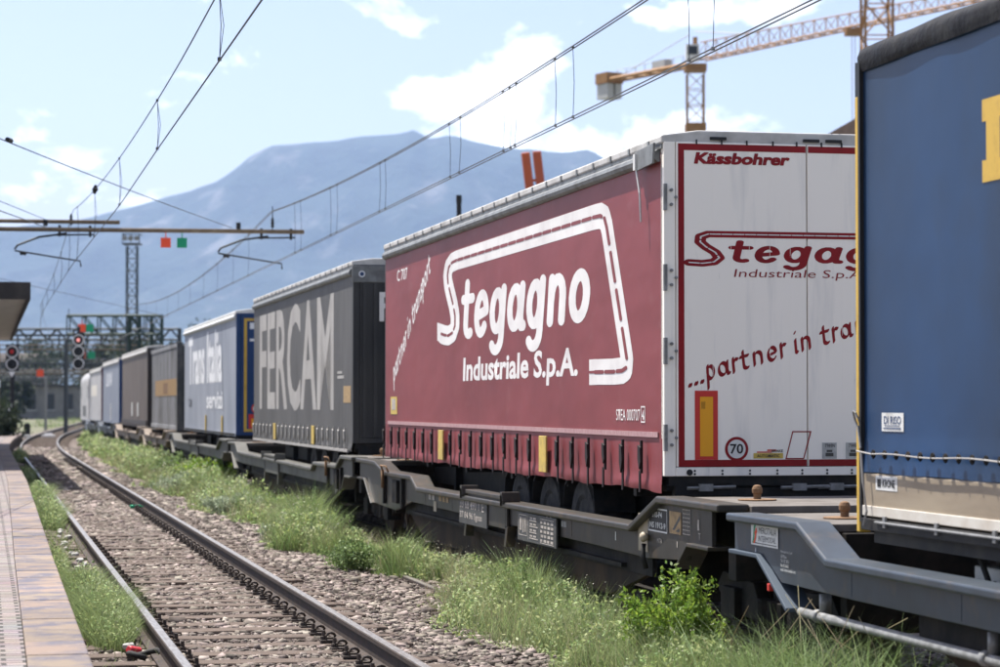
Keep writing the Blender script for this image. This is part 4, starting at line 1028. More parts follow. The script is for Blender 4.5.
text('Trans Italia', 'ti_print', ti, (.30, -.02, 2.86), REAR, 1.9, .30, bold=.02, depth=.004)
flat([rect(0,.13,0,.14)], 'ti_print', ti, (.30,-.02,3.38), REAR, .003, 'rear_sticker'); text('Lamberet', 'ti_print', ti, (.50, -.02, 3.41), REAR, .5, .07, bold=.01, depth=.004)
for x in (.30, 1.9):
    flat([rect(0,.46,0,.32)], 'warn_red', ti, (x-.02,-.02,1.15), REAR, .003, 'warning_panel'); flat([rect(.06,.40,.05,.22)], 'orange', ti, (x-.02,-.02,1.15), REAR, .0045, 'warning_panel_centre')
flat([circle(.46, 1.60, .12)], 'warn_red', ti, (0,-.02,0), REAR, .003, 'speed_disc'); flat([circle(.46, 1.60, .088)], 'trim_white', ti, (0,-.02,0), REAR, .0045, 'speed_disc_centre'); text('70', 'black_print', ti, (.40,-.02,1.555), REAR, .12, .09, bold=.02, depth=.006)
for y in (3.0, 7.2): MB().box(-.03, -.01, y-.10, y+.10, .98, 1.42).build('reflective_strap', 'strap_yellow', ti)
MB().box(-.05, -.0, .2, 13.6, 1.0, 1.04).build('bottom_rail', 'chassis', ti)

# silver container
ct = rail_root('shipping_container', 'silver grey corrugated container with an ochre band, dark end wall', 'container', 50.2, .0, None)
def cont():
    L = 10.9; pts = []; y = 0; 
    while y < L-.01:
        for dy, x in ((0,0),(.12,0),(.18,.05),(.32,.05),(.38,0)):
            if y+dy <= L: pts.append((y+dy, x))
        y += .40
    V = []; n = len(pts)
    for y, x in pts: V += [(x, y, 1.05), (x, y, 3.38)]
    np_mesh('side_wall', V, np.array([(2*i, 2*i+1, 2*i+3, 2*i+2) for i in range(n-1)]), 'container', ct)
    np_mesh('side_wall', [(2.5-x, y, z) for x, y, z in V], np.array([(2*i, 2*i+2, 2*i+3, 2*i+1) for i in range(n-1)]), 'container', ct)
    MB().box(-.02, .08, -.02, L+.02, .93, 1.06).box(2.42, 2.52, -.02, L+.02, .93, 1.06).box(-.02, .08, -.02, L+.02, 3.36, 3.48).box(2.42, 2.52, -.02, L+.02, 3.36, 3.48).split('rail', 'container', ct, bev=.01)
    MB().box(0, 2.5, 0, L, 3.40, 3.45).build('roof', 'roof_grey', ct)
    MB().box(.08, 2.42, .02, .06, 1.0, 3.40).build('end_wall', 'cont_dark', ct)
    MB().box(-.03, .13, -.03, .12, .92, 3.50).box(2.37, 2.53, -.03, .12, .92, 3.50).split('corner_post', 'cont_dark', ct, bev=.01)
    MB().box(.05, 2.45, L-.04, L, 1.0, 3.4).box(.05, 2.45, .05, L, .98, 1.08).build('floor', 'cont_dark', ct)
    for k in range(4): MB().tube([(.45+.5*k, -.02, 1.05), (.45+.5*k, -.02, 3.35)], .025, 6).build('lock_rod', 'galv', ct)
    MB().box(-.006, -.002, .25, 9.2, 1.95, 2.45).build('ochre_band', 'band', ct)
    flat([rect(3.5, 5.4, .06, .40)], 'rust', ct, (-.006, 9.2, 1.95), LEFT, .003, 'band_mark')
    flat([rect(.2, .55, 2.30, 2.42), rect(.8,1.1,1.6,1.75)], 'stencil_white', ct, (0,.02,0), REAR, .003, 'stencil_mark')
    hk = MB()
    for k in range(9): hk.box(-.03, .1, .4+k*1.35, .55+k*1.35, 3.46, 3.53)
    hk.build('roof_lug', 'cont_dark', ct)
cont()

tp = trailer(63.3, 15.1, 'curtain_trailer', 'taupe brown curtain-sided trailer with a nearly black rear', 'brown_curtain', 'brown_dark', straps=False, seed=21, z1=3.55, top=3.72, zs=1.15, roofm='roof_grey', railm='roof_grey', far=True, z0=.86, rz0=.95, frontm='brown_dark')
for y in (4.8, 8.2): MB().box(-.03, -.005, y-.25, y+.25, 1.25, 1.75).build('pale_label', 'trim_white', tp)
MB().box(-.04, -.0, .2, 15, .95, 1.12).build('bottom_rail', 'brown_dark', tp)
bp_ = trailer(80.7, 13.6, 'curtain_trailer', 'pale blue trailer with a navy end, behind the brown one', 'pale_curtain', 'navy', straps=False, seed=22, z1=3.5, top=3.66, zs=1.15, roofm='roof_grey', railm='roof_grey', far=True, z0=.86, rz0=.92, frontm='navy')
text('LKW', 'ti_print', bp_, (0, 10.5, 2.5), LEFT, 5, .6, bold=.01, depth=.006)
MB().box(-.03, -.005, 5.9, 6.3, .98, 1.7).build('pale_label', 'trim_white', bp_)
wp_ = trailer(96.0, 13.0, 'curtain_trailer', 'whitish trailer with a maroon end, last before the white vehicle', 'white_curtain', 'maroon', straps=False, seed=23, z1=3.35, top=3.52, zs=1.15, roofm='roof_grey', railm='roof_grey', far=True, z0=.86, rz0=.92, frontm='maroon')
flat([rect(0,6.5,0,.55)], 'beige_light', wp_, (0, 11, 2.1), LEFT, .004, 'pale_panel')
# rounded white rail vehicle at the end of the line
ln = rail_root('rail_van', 'white rounded rail vehicle at the far end of the freight train', 'rail vehicle', 110.5, TZ)
def loco():
    pr = []
    for i in range(9): t = R(90*i/8); pr.append((.55-.6*math.cos(t), 2.9+.65*math.sin(t)))
    out = [(-.05,.75)]+pr+[(2.5-x, z) for x, z in pr[::-1]]+[(2.55,.75)]
    MB().prism_y(out, 0, 14).build('body', 'white_curtain', ln, BO, .03, False)
    MB().prism_y([(.0,.45),(.0,.76),(2.5,.76),(2.5,.45)], .3, 13.7).build('underframe', 'dark_steel', ln, BO)
    bogie(ln, 2.6); bogie(ln, 11.4)
    for y in (1.2, 12.2): MB().box(-.056, -.03, y, y+.7, 2.0, 2.7).build('window', 'window_dark', ln, BO)
    MB().box(-.054, -.03, 4, 10, 1.0, 1.6).build('grille', 'cont_dark', ln, BO)
loco()

# ================================================================== OVERHEAD LINE
def interp_path(kn, s): return float(np.interp(s, [k[0] for k in kn], [k[1] for k in kn]))
def overhead(label, pathf, u, mess, cont, drops, s0, s1, twin):
    root = thing('overhead_line', label, 'overhead wire', pathf(s0, u, cont(s0)))
    o = root.location; f = lambda s, du, z: tuple(pathf(s, u+du, z)-o)
    S = list(np.arange(s0, s1, 1.2))
    if twin:
        MB().tube([f(s, -.02, mess(s)) for s in S], .0085, 6).tube([f(s, .02, mess(s)-.006) for s in S], .0085, 6).build('messenger_wire', 'wire', root, smooth=True)
        a = MB().tube([f(s, -.035, cont(s)) for s in S], .0075, 6).tube([f(s, .035, cont(s)) for s in S], .0075, 6)
    else:
        MB().tube([f(s, 0, mess(s)) for s in S], .0080, 6).build('messenger_wire', 'wire', root, smooth=True)
        a = MB().tube([f(s, 0, cont(s)) for s in S], .0085, 6)
    a.build('contact_wire', 'wire', root, smooth=True)
    for k, s in enumerate(drops):
        b = rnd.uniform(-.10, .10); m_, c_ = mess(s), cont(s)
        d = MB().tube([f(s, 0, m_), f(s+b*.4, .015, (m_+c_)/2), f(s+b, 0, c_)], .0042, 5)
        if not twin: d.tube([f(s, 0, m_), f(s-.02, .04, (m_*.5+c_*.5)), f(s+b, .0, c_)], .0035, 5)
        d.box(*[v for p in zip([q-.016 for q in f(s+b, 0, c_+.012)], [q+.016 for q in f(s+b, 0, c_+.012)]) for v in p])
        d.box(*[v for p in zip([q-.014 for q in f(s, 0, m_)], [q+.014 for q in f(s, 0, m_)]) for v in p])
        d.build('dropper', 'wire', root)
    return root
def mess_t(s):
    if s < 38.0: return 5.88+.47*((s-14)/24.0)**2
    if s < 92: return 5.72+.63*((s-65)/27.0)**2
    return 5.72+.63*((s-119)/27.0)**2
def mess_n(s):
    if s < 38.6: return 5.40+.94*(max(0, s-6)/32.6)**1.9 + .05*max(0, 6-s)/6
    if s < 92: return 5.5+.84*((s-65)/27.0)**2
    return 5.5+.84*((s-119)/27.0)**2
ct_ = lambda s: 5.07
cn_ = lambda s: interp_path([(-10,4.76),(10,4.81),(18,4.80),(25,4.88),(38.5,5.04),(90,5.05),(130,5.05)], s)
overhead('double wire overhead line with droppers strung above the freight train', trn, 1.25, mess_t, ct_, [-3.4, 2.6, 3.45, 8.06, 8.96, 11.1, 11.5, 11.9, 14.8, 15.65, 21.4, 21.95, 27.1, 28.05, 32.6, 33.6, 43, 47, 51.5, 56, 61, 66, 71, 77, 83, 89], -9, 130, True)
overhead('single overhead wire with thin loops strung above the empty near track', near, 0, mess_n, cn_, [2.4, 10.2, 18.5, 27, 35.5, 41, 47, 54, 62, 70, 80], -9, 130, False)
ins = MB().tube([(0,-.18,.05),(0,.18,-.05)], .035, 8).lathe([(.02,-.10),(.055,-.09),(.055,-.06),(.03,-.05),(.055,-.03),(.055,0),(.03,.01),(.055,.03),(.055,.06),(.02,.08)], (0,0,0), 'y', 10)
io = ins.build('line_insulator', 'sig_black'); io.location = near(26.8, 0, mess_n(26.8)); io.rotation_euler = (.05, 0, TH)
tag(io, 'dark insulator knot in the messenger wire of the near track', 'insulator')
def wire(label, p, q, r=.008, sag=.0, bits=()):
    p, q = Vector(p), Vector(q); n = 16; o = thing('span_wire', label, 'wire', p)
    MB().tube([(q-p)*(i/n)-Vector((0,0,sag*4*(i/n)*(1-i/n))) for i in range(n+1)], r, 5).build('wire', 'wire', o, smooth=True)
    for b in bits: 
        c = (q-p)*b; MB().tube([c-(q-p).normalized()*.12, c+(q-p).normalized()*.12], .035, 7).build('insulator', 'sig_black', o)
    return o
GS = 38.4
g0 = W(GS, .35, 5.97)
wire('thin stay wire crossing the sky down to the free end of the gantry', (-7.2, 27.2, 5.35), g0, .009, .05, (.22,))
wire('thin stay wire sloping to the upper gantry tube above a thicker stay', (-7.6, 27.5, 4.78), W(GS, -3.95, 6.04), .008)
wire('thick stay wire just under the thin one sloping to the gantry', (-7.4, 28, 4.52), W(GS, -4.05, 5.9), .011)
wire('thin wire rising behind the gantry to the lattice floodlight tower', W(66, -9, 7.0), W(104, 3.8, 6.2), .012)

# gantry: two tubes carried by posts on the platform side, cantilevering over both tracks
gan = thing('overhead_gantry', 'rust brown horizontal tube gantry cantilevered over both tracks', 'gantry', W(GS, -8.5, .25), TH)
gz = lambda z: z-.25
MB().tube([(0,0,gz(5.84)), (10.6,0,gz(5.90))], .055, 10).build('lower_beam', 'gantry_steel', gan, smooth=True)
MB().tube([(0,0,gz(6.04)), (6.15,0,gz(6.06))], .05, 10).build('upper_beam', 'gantry_steel', gan, smooth=True)
MB().box(-.15, .15, -.15, .15, 0, gz(6.6)).build('post', 'lattice', gan, bev=.02)
MB().tube([(0,0,gz(6.5)),(3.2,0,gz(6.08))], .025, 6).build('tie_rod', 'wire', gan)
for x, up in ((5.0, .18), (9.83, .44)):
    iz = gz(5.90); 
    t = MB().tube([(x-.35,0,iz-.17),(x+.55,0,iz-.14)], .022, 6).box(x-.3,x-.24,-.03,.03,iz-.2,iz+.07).box(x+.42,x+.48,-.03,.03,iz-.2,iz+.07)
    t.tube([(x-.1,0,iz-.12),(x-.75,0,iz-.22),(x-1.25,0,iz-.42),(x-1.32,0,iz-.52)], .026, 7); t.tube([(x-1.32,0,iz-.55),(x-.2,0,iz-.72),(x+.22,0,iz-.78),(x+.24,0,iz-.92)], .020, 7)
    t.lathe([(.02,0),(.04,.02),(.04,.06),(.025,.07),(.04,.10),(.04,.14),(.02,.16)], (x-1.2,0,iz-.62), 'x', 8)
    t.build('registration_arm', 'sig_black', gan)
    MB().lathe([(.012,0),(.012,.04),(.04,.05),(.04,.09),(.025,.10),(.04,.13),(.04,.17),(.025,.18),(.04,.21),(.03,.25),(.012,.30),(.012,up+.12)], (x,0,iz+.05), 'z', 10).build('post_insulator', 'sig_black', gan)
for x in (4.4, 9.0): MB().box(x-.05, x+.05, -.06, .06, gz(5.95), gz(6.10)).build('clamp', 'sig_black', gan)
def marker(name, u, m, label, s=GS, z0=5.47, sz=.24, hang=True):
    o = MB().box(0, sz, -.012, .012, 0, sz); o.box(sz/2-.012, sz/2+.012, -.01, .01, sz, sz+.13)
    ob = o.build('marker_board', m); ob.location = W(s, u, z0); ob.rotation_euler = (0, 0, TH); tag(ob, label, 'signal board'); return ob
marker('', -1.37, 'marker_red', 'large square orange red board hanging from the tube gantry')
gm = marker('', -.98, 'marker_green', 'large square green board hanging from the tube gantry')

# ------------------------------------------------------------------ platform canopy
cano = thing('platform_canopy', 'dark flat platform canopy with pale underside above the platform', 'canopy', W(35.2, -7.5, .25), TH)
MB().prism_y([(3.0, 3.80),(3.0,4.14),(-3.2,4.14),(-3.2,3.80)], 0, .12).build('front_fascia', 'canopy', cano)
MB().box(2.92, 3.0, .12, 36, 3.80, 4.14).build('side_fascia', 'canopy', cano)
MB().prism_y([(2.92,3.86),(0,3.62),(-3.2,3.86),(-3.2,3.90),(2.92,3.90)], .12, 36).build('soffit', 'canopy_under', cano)
MB().box(-3.2, 3.0, 0, 36, 4.14, 4.19).build('roof', 'canopy', cano)
for y in (3, 12, 21, 30): MB().box(-.11, .11, y-.11, y+.11, 0, 3.66).prism_y([(.11,3.0),(1.4,3.68),(.11,3.68)], y-.05, y+.05).build('column', 'lattice', cano)

# ------------------------------------------------------------------ signals
def lamp(par, x, y, z, on=None, r=.27):
    b = MB().lathe([(0,0),(r,0),(r,.05),(0,.05)], (x, y, z), 'y', 26).build('backplate', 'sig_black', par)
    MB().lathe([(r-.035,-.012),(r+.008,-.012),(r+.008,.02),(r-.035,.02),(r-.035,-.012)], (x, y, z), 'y', 26).build('white_ring', 'sig_white', b)
    MB().lathe([(0,-.03),(.085,-.025),(.10,-.004),(.10,.0)], (x, y, z), 'y', 18).build('lens', on or 'lens_dark', b)
    MB().lathe([(.11,-.16),(.125,-.16),(.125,0),(.11,0),(.11,-.16)], (x, y, z), 'y', 18).build('hood', 'sig_black', b)
sg = thing('railway_signal', 'two-lamp railway signal on a dark mast at the platform edge', 'signal', (-23.77, 115, .2), 0)
MB().tube([(0,.1,0),(0,.1,4.4)], .11, 10).build('mast', 'sig_black', sg); lamp(sg, 0, 0, 4.05, 'lens_red', .29); lamp(sg, 0, 0, 3.44, None, .29)
MB().box(-.32, .32, .06, .12, 3.1, 4.4).build('lamp_case', 'sig_black', sg)
MB().add([(-.16,-.02,3.08),(.16,-.02,3.08),(0,-.02,2.80),(-.16,.03,3.08),(.16,.03,3.08),(0,.03,2.80)], [(0,1,2),(5,4,3),(0,3,4,1),(1,4,5,2),(2,5,3,0)]).build('triangle_board', 'sig_white', sg)
MB().box(-.3, .3, -.2, .45, -.1, .05).build('base', 'crane_grey', sg); MB().box(-.18,.0,-.14,-.05,.9,1.5).build('cabinet', 'sig_white', sg)
mast = thing('telephone_mast', 'slim rusty mast with small white box beside the two-lamp signal', 'mast', (-24.25, 114, .2))
MB().box(-.09, .09, -.09, .09, 0, 4.4).build('mast', 'gantry_steel', mast); MB().box(-.15, .15, -.2, -.09, 2.3, 2.65).build('box', 'sig_white', mast)
s3 = thing('railway_signal', 'three-lamp railway signal with top light red, hung from the green truss', 'signal', (-22.29, 124.8, 3.5))
for z, on in ((1.58, 'lens_lit'), (.98, None), (.33, None)): lamp(s3, 0, 0, z, on, .29)
MB().box(-.30, .30, .06, .14, .0, 1.95).box(-.06,.06,.08,.22,1.9,2.3).build('lamp_case', 'sig_black', s3)

def truss(par, p, q, h, d, m, n, name='truss', w=.07, zig=True):
    p, q = Vector(p), Vector(q); a = (q-p); L = a.length; a.normalize(); nn = Vector((-a.y, a.x, 0)); U = Vector((0,0,1))
    mb = MB()
    for i, j in ((0,0),(1,0),(0,1),(1,1)): 
        if d == 0 and i: continue
        mb.bar(p+nn*(i*d)+U*(j*h), q+nn*(i*d)+U*(j*h), w)
    for k in range(n):
        A, B = p+a*(L*k/n), p+a*(L*(k+1)/n)
        for i in ((0,1) if d else (0,)):
            o = nn*(i*d)
            if zig: mb.bar(A+o, (A+B)/2+o+U*h, w*.6); mb.bar((A+B)/2+o+U*h, B+o, w*.6)
            else: mb.bar(A+o, A+o+U*h, w*.6); mb.bar(A+o+U*h, B+o, w*.5)
        if d: mb.bar(A+U*h, B+U*h+nn*d, w*.5); mb.bar(A, A+nn*d, w*.5)
    return mb.build(name, m, par)
def lattice_mast(par, c, w, z0, z1, m, n, name='lattice_mast', t=.07):
    c = Vector(c); mb = MB(); h = (z1-z0)/n; cs = [Vector((sx*w/2, sy*w/2, 0)) for sx, sy in ((-1,-1),(1,-1),(1,1),(-1,1))]
    for v in cs: mb.bar(c+v+Vector((0,0,z0)), c+v+Vector((0,0,z1)), t)
    for k in range(n):
        for i in range(4):
            a, b = cs[i], cs[(i+1)%4]
            if (k+i) % 2: a, b = b, a
            mb.bar(c+a+Vector((0,0,z0+h*k)), c+b+Vector((0,0,z0+h*(k+1))), t*.6)
            mb.bar(c+cs[i]+Vector((0,0,z0+h*k)), c+cs[(i+1)%4]+Vector((0,0,z0+h*k)), t*.5)
    return mb.build(name, m, par)
# green signal bridge standing beyond the train
br = thing('signal_bridge', 'green steel truss signal bridge reaching over the far part of the train', 'signal bridge', (-18.6, 126.4, -.6))
truss(br, (-4.6, 0, 6.05), (.35, 0, 6.05), 1.0, .9, 'green_steel', 6, zig=False, w=.085)
for x in (-1.05, .15):
    lattice_mast(br, (x, .45, 0), .55, 0, 7.1, 'green_steel', 9, 'post', .075)
MB().box(-1.5, .5, -.1, 1.0, -.3, 0).build('footing', 'crane_grey', br)
MB().box(-4.4, .3, .1, .8, 5.98, 6.03).build('walkway', 'green_steel', br)
MB().tube([(-4.5,-.02,7.4)]+[(-4.5,-.02,7.05)], .02, 5).build('lightning_rod', 'wire', br)
def sq(loc, m, label, s=.42):
    o = MB().box(-s/2, s/2, -.015, .015, 0, s).box(-.02,.02,-.01,.01,s,s+.2).build('marker_board', m); o.location = loc; tag(o, label, 'signal board')
sq((-22.35, 126.2, 5.55), 'marker_red', 'small red board on the green truss above the three-lamp signal'); sq((-21.95, 126.2, 5.55), 'marker_green', 'small green board on the green truss beside a red one')

# floodlight tower
ft = thing('floodlight_tower', 'tall grey lattice floodlight tower with a square head frame', 'tower', (-31.2, 200, -.8))
lattice_mast(ft, (0,0,0), .85, 0, 15.9, 'lattice', 15, 'lattice_mast', .075)
MB().box(-.75,.75,-.75,.75,16.0,16.12).box(-.75,.75,-.78,-.73,16.82,16.9).box(-.75,-.70,-.75,.75,16.82,16.9).box(.70,.75,-.75,.75,16.82,16.9).box(-.75,-.69,-.78,-.72,16.1,16.9).box(.69,.75,-.78,-.72,16.1,16.9).box(-.03,.03,-.78,-.72,16.1,16.9).build('head_platform', 'lattice', ft)
for k in range(3): MB().box(-.7+.5*k, -.3+.5*k, -.95, -.78, 16.3, 16.7).build('floodlight', 'galv', ft)

# portals farther down the line
def portal(Y, x0, x1, z, label, m='lattice', tube=True, boards=(), nn=10):
    o = thing('catenary_portal', label, 'gantry', (x0, Y, -.6))
    if tube: MB().tube([(0,0,z+.6),(x1-x0,0,z+.6)], .07, 6).tube([(0,0,z+.95),((x1-x0)*.8,0,z+.95)], .05, 6).build('beam', m, o)
    else: truss(o, (0,0,z+.6), (x1-x0,0,z+.6), .75, .5, m, nn, 'truss', .10)
    for x in (.0, x1-x0): MB().box(x-.12, x+.12, -.12, .12, 0, z+1.4).build('post', m, o)
    it = MB()
    for k in range(int((x1-x0)/2.4)): x = .9+2.4*k; it.box(x-.04, x+.04, -.04, .04, z+.0, z+.55); it.tube([(x,0,z+.1),(x+.9,0,z-.1)], .025, 5)
    it.build('registration_arm', 'sig_black', o)
    for x, zz, mm in boards: sq((x, Y-.2, zz), mm, None)
    return o
portal(136, -33.5, -21.4, 5.66, 'slim horizontal tube portal just beyond the green signal bridge')
portal(165, -37.0, -22.4, 6.2, 'grey zigzag truss portal spanning the tracks beyond the first signals', tube=False, nn=11)
portal(205, -46, -25.5, 5.2, 'distant tube portal under the zigzag truss')
portal(250, -55, -29, 4.9, 'distant rusty tube portal low behind the two-lamp signal', 'gantry_steel')
portal(182, -42, -24, 5.9, 'rusty tube portal between the zigzag truss and the next grey portal', 'gantry_steel')
portal(225, -50, -27, 5.6, 'second distant grey tube portal, above the low one')
portal(275, -60, -31, 5.7, 'high distant zigzag truss portal before the grey building', tube=False, nn=14)
portal(330, -70, -36, 5.4, 'last faint zigzag truss portal before the grey building', tube=False, nn=14)
portal(300, -66, -33, 4.6, 'farthest tube portal, in front of the long grey building')
sq((-29.2, 165-.3, 4.85), 'marker_red', 'small red board under the far zigzag truss, paired with a green one', .5); sq((-28.5, 165-.3, 4.85), 'marker_green', 'small green board under the far zigzag truss', .5)
sq((-37.0, 190, 3.9), 'marker_red', 'small red board beside the lamps of the two-lamp signal', .55); sq((-33.6, 204.6, 3.95), 'marker_red', 'small lone red board low between the two railway signals', .6); sq((-25.3, 200, 4.3), 'marker_green', 'wide green board behind the farthest trailers', .9)
for k_, (x_, Y_, z_, l_) in enumerate(((-46, 272, 4.4, 'small white lamp disc far off under the high portals'), (-40.5, 248, 4.2, 'small white lamp disc far off under the low rusty portal'), (-51, 298, 3.6, 'lowest small white disc under the farthest portal'))):
    o_ = MB().lathe([(0,0),(.3,0),(.3,.1),(0,.1)], (0,0,0), 'y', 14).box(-.03,.03,.02,.08,.0,1.6).build('lamp_disc', 'sig_white'); o_.location = (x_, Y_, z_); tag(o_, l_, 'signal board')
def post(x, Y, h, label, m='lattice', w=.2):
    o = MB().box(-w/2, w/2, -w/2, w/2, 0, h).box(-w*1.2,w*1.2,-w*1.2,w*1.2,0,.1).build('line_post', m); o.location = (x, Y, -.6); tag(o, label, 'post')
post(-27.6, 150, 6.2, 'dark line post below the three-lamp signal, standing in the grass', 'lattice', .17)
post(-29.0, 158, 6.6, 'taller grey line post behind the one below the three-lamp signal')
post(-37.5, 195, 4.4, 'pale slim post between the platform signal and the far building', 'galv')
post(-36.4, 215, 3.4, 'dark post with square head before the far grey building', 'sig_black', .35)
post(-31.2, 198, 2.2, 'short pale post beyond the dark line posts near the tracks', 'galv', .25)
for x, Y, l in ((-28.9, 136, 'dwarf ground signal beside the far end of the empty track'), (-27.4, 137, 'dwarf ground signal between its twin and the train at the far bend')):
    o = MB().box(-.15,.15,-.12,.12,0,.55).lathe([(0,0),(.2,0),(.2,.1),(0,.1)],(0,-.14,.65),'y',14).build('ground_signal', 'sig_black'); o.location = (x, Y, -.25); tag(o, l, 'ground signal')
ob = MB().tube([(0,0,0),(0,0,8.6)], .075, 8).lathe([(0,0),(.085,0),(.085,.2),(0,.2)], (0,0,8.5), 'z', 10).build('lamp_post', 'sig_black'); ob.location = (-1.22, 70, -.8); tag(ob, 'thin black post tip showing above the roof of the red trailer', 'post')

# ------------------------------------------------------------------ buildings
def block(name, label, x0, x1, Y, d, z0, z1, m, rows, cols, cat='building', roof=None, band=None):
    o = thing(name, label, cat, (x0, Y, z0)); w, h = x1-x0, z1-z0
    MB().box(0, w, 0, d, 0, h).build('wall', m, o)
    rfm = MB().box(-.4, w+.4, -.5, d+.4, h, h+.35) if not roof else MB().prism_x([(-.8,h-.02),(d/2,h+roof),(d+.8,h-.02)], -.6, w+.6)
    rfm.build('roof', 'far_roof' if roof else 'canopy', o)
    wn_ = 0
    for r in range(rows):
        for c in range(cols):
            a = w*(c+.28)/cols; b = w*(c+.72)/cols; za = h*(r+.30)/rows; zb = h*(r+.78)/rows
            if wn_ < 60:
                f = MB().box(a, b, -.06, .02, za, zb).build('window', 'window_dark', o); MB().box(a-.15, b+.15, -.16, -.0, za-.18, za-.03).build('sill', 'crane_grey', f)
            wn_ += 1
    return o
block('station_building', 'long low grey building behind the far portals', -84, -40, 400, 14, -.9, 4.6, 'plaster_grey', 1, 14)
block('apartment_building', 'taller drab building with small windows behind the low grey one', -80, -52, 450, 12, -.9, 8.6, 'plaster', 3, 10, roof=1.6)
block('apartment_building', 'drab brown building behind the two-lamp signal on the platform', -120, -84, 430, 12, -.9, 9.5, 'plaster_grey', 3, 9, roof=1.6)
hse = thing('house', 'large house whose tiled gable roof shows between the white and blue trailers', 'building', (17.6, 118, -.8))
MB().box(0, 24, 0, 14, 0, 14.6).build('wall', 'plaster', hse)
MB().prism_y([(-1.6,15.4),(-1.6,15.75),(7.5,20.9),(12,23.2),(16.5,20.9),(25.6,15.75),(25.6,15.4)], -1, 15).build('roof', 'roof_tile', hse)
for k in range(4):
    for r in range(3): MB().box(2.5+5.6*k, 4.3+5.6*k, -.08, .02, 2+4.4*r, 4.4+4.4*r).build('window', 'window_dark', hse)

# ------------------------------------------------------------------ cranes
def tower_crane(label, base, H, jib_dir, jib, cjib, w, m='crane', n=22, t=.11, mm='crane_mast'):
    o = thing('tower_crane', label, 'crane', base)
    lattice_mast(o, (0,0,0), w, 0, H, mm, n, 'mast', t); MB().box(-3,3,-3,3,0,1).build('base_block', 'crane_grey', o)
    d = Vector(jib_dir).normalized(); nn = Vector((-d.y, d.x, 0)); U = Vector((0,0,1)); z = H+1.3
    MB().box(-w*.65, w*.65, -w*.65, w*.65, H+.2, H+.95).build('slewing_ring', m, o)
    MB().box(-w*.62,w*.62,-w*.62,w*.62,H*.835,H*.85+.3).build('climbing_collar', m, o)
    mb = MB(); k = 30
    for j in (-1, 1): mb.bar(d*1.0+nn*(j*.6)+U*z, d*jib+nn*(j*.6)+U*z, .15)
    mb.bar(d*1.0+U*(z+1.9), d*jib+U*(z+.9), .10)
    for i in range(k):
        a = d*(1+(jib-1)*i/k); b = d*(1+(jib-1)*(i+1)/k); ha = 1.9-1.0*(i+.5)/k
        for j in (-1, 1): mb.bar(a+nn*(j*.6)+U*z, (a+b)/2+U*(z+ha), .055); mb.bar((a+b)/2+U*(z+ha), b+nn*(j*.6)+U*z, .055)
        mb.bar(a+nn*.6+U*z, a-nn*.6+U*z, .07)
    mb.build('jib', m, o)
    cj = MB()
    for j in (-1, 1): cj.bar(-d*.5+nn*(j*.8)+U*(z-.3), -d*cjib+nn*(j*.8)+U*(z-.1), .30)
    for i in range(7): cj.bar(-d*(1+(cjib-1)*i/7)+nn*.8+U*(z-.2), -d*(1+(cjib-1)*(i+1)/7)-nn*.8+U*(z-.2), .12)
    cj.build('counter_jib', m, o)
    rl = MB()
    for i in range(9): a = -d*(1.5+(cjib-2.5)*i/8)+nn*.8; rl.bar(a+U*z, a+U*(z+1.1), .06)
    rl.bar(-d*1.5+nn*.8+U*(z+1.1), -d*(cjib-1)+nn*.8+U*(z+1.1), .06); rl.bar(-d*1.0+U*(z+3.0), -d*(cjib-3)+U*(z+.2), .09); rl.bar(U*(z+3.2), d*9+U*(z+1.7), .09)
    rl.build('railing', 'crane_grey', o)
    q = -d*(cjib-.6); cwm = MB()
    for j in (-.55, .55): c = q+nn*j; cwm.add([c+d*a_+nn*b_+U*c_ for a_, b_, c_ in [(-1.1,-.4,z-2.2),(1.1,-.4,z-2.2),(1.1,.4,z-2.2),(-1.1,.4,z-2.2),(-1.1,-.4,z-.55),(1.1,-.4,z-.55),(1.1,.4,z-.55),(-1.1,.4,z-.55)]], [(0,3,2,1),(4,5,6,7),(0,1,5,4),(1,2,6,5),(2,3,7,6),(3,0,4,7)])
    cwm.build('counterweight', 'crane_grey', o)
    c = q; MB().add([c+d*a_+nn*b_+U*c_ for a_, b_, c_ in [(-1.2,-1.1,z-.5),(1.2,-1.1,z-.5),(1.2,1.1,z-.5),(-1.2,1.1,z-.5),(-1.2,-1.1,z+.7),(1.2,-1.1,z+.7),(1.2,1.1,z+.7),(-1.2,1.1,z+.7)]], [(0,3,2,1),(4,5,6,7),(0,1,5,4),(1,2,6,5),(2,3,7,6),(3,0,4,7)]).build('ballast_frame', m, o)
    c = -d*6.2; MB().add([c+d*a_+nn*b_+U*c_ for a_, b_, c_ in [(-1.2,-.5,z+.05),(1.2,-.5,z+.05),(1.2,.5,z+.05),(-1.2,.5,z+.05),(-1.2,-.5,z+.85),(1.2,-.5,z+.85),(1.2,.5,z+.85),(-1.2,.5,z+.85)]], [(0,3,2,1),(4,5,6,7),(0,1,5,4),(1,2,6,5),(2,3,7,6),(3,0,4,7)]).build('winch_house', 'crane_grey', o)
    cb = MB().box(-1.1, .3, -1.7, -.6, z-.1, z+1.6).build('cab', 'trim_white', o); MB().box(-.9,.1,-1.73,-1.66,z+.5,z+1.4).build('window', 'window_dark', cb)
    MB().bar((0,0,z+.2), (0,0,z+2.6), .35).build('tower_head', m, o)
    tr = d*(jib*.47); MB().box(tr.x-.8, tr.x+.8, tr.y-.8, tr.y+.8, z-.75, z-.15).tube([tr+nn*.2+U*(z-.5), tr+nn*.2+U*(z-24)], .035, 5).tube([tr-nn*.2+U*(z-.5), tr-nn*.2+U*(z-24)], .035, 5).build('trolley', m, o)
    hk_ = MB().box(tr.x-.25, tr.x+.25, tr.y-.15, tr.y+.15, z-25, z-24).build('hook_block', m, o)
    return o
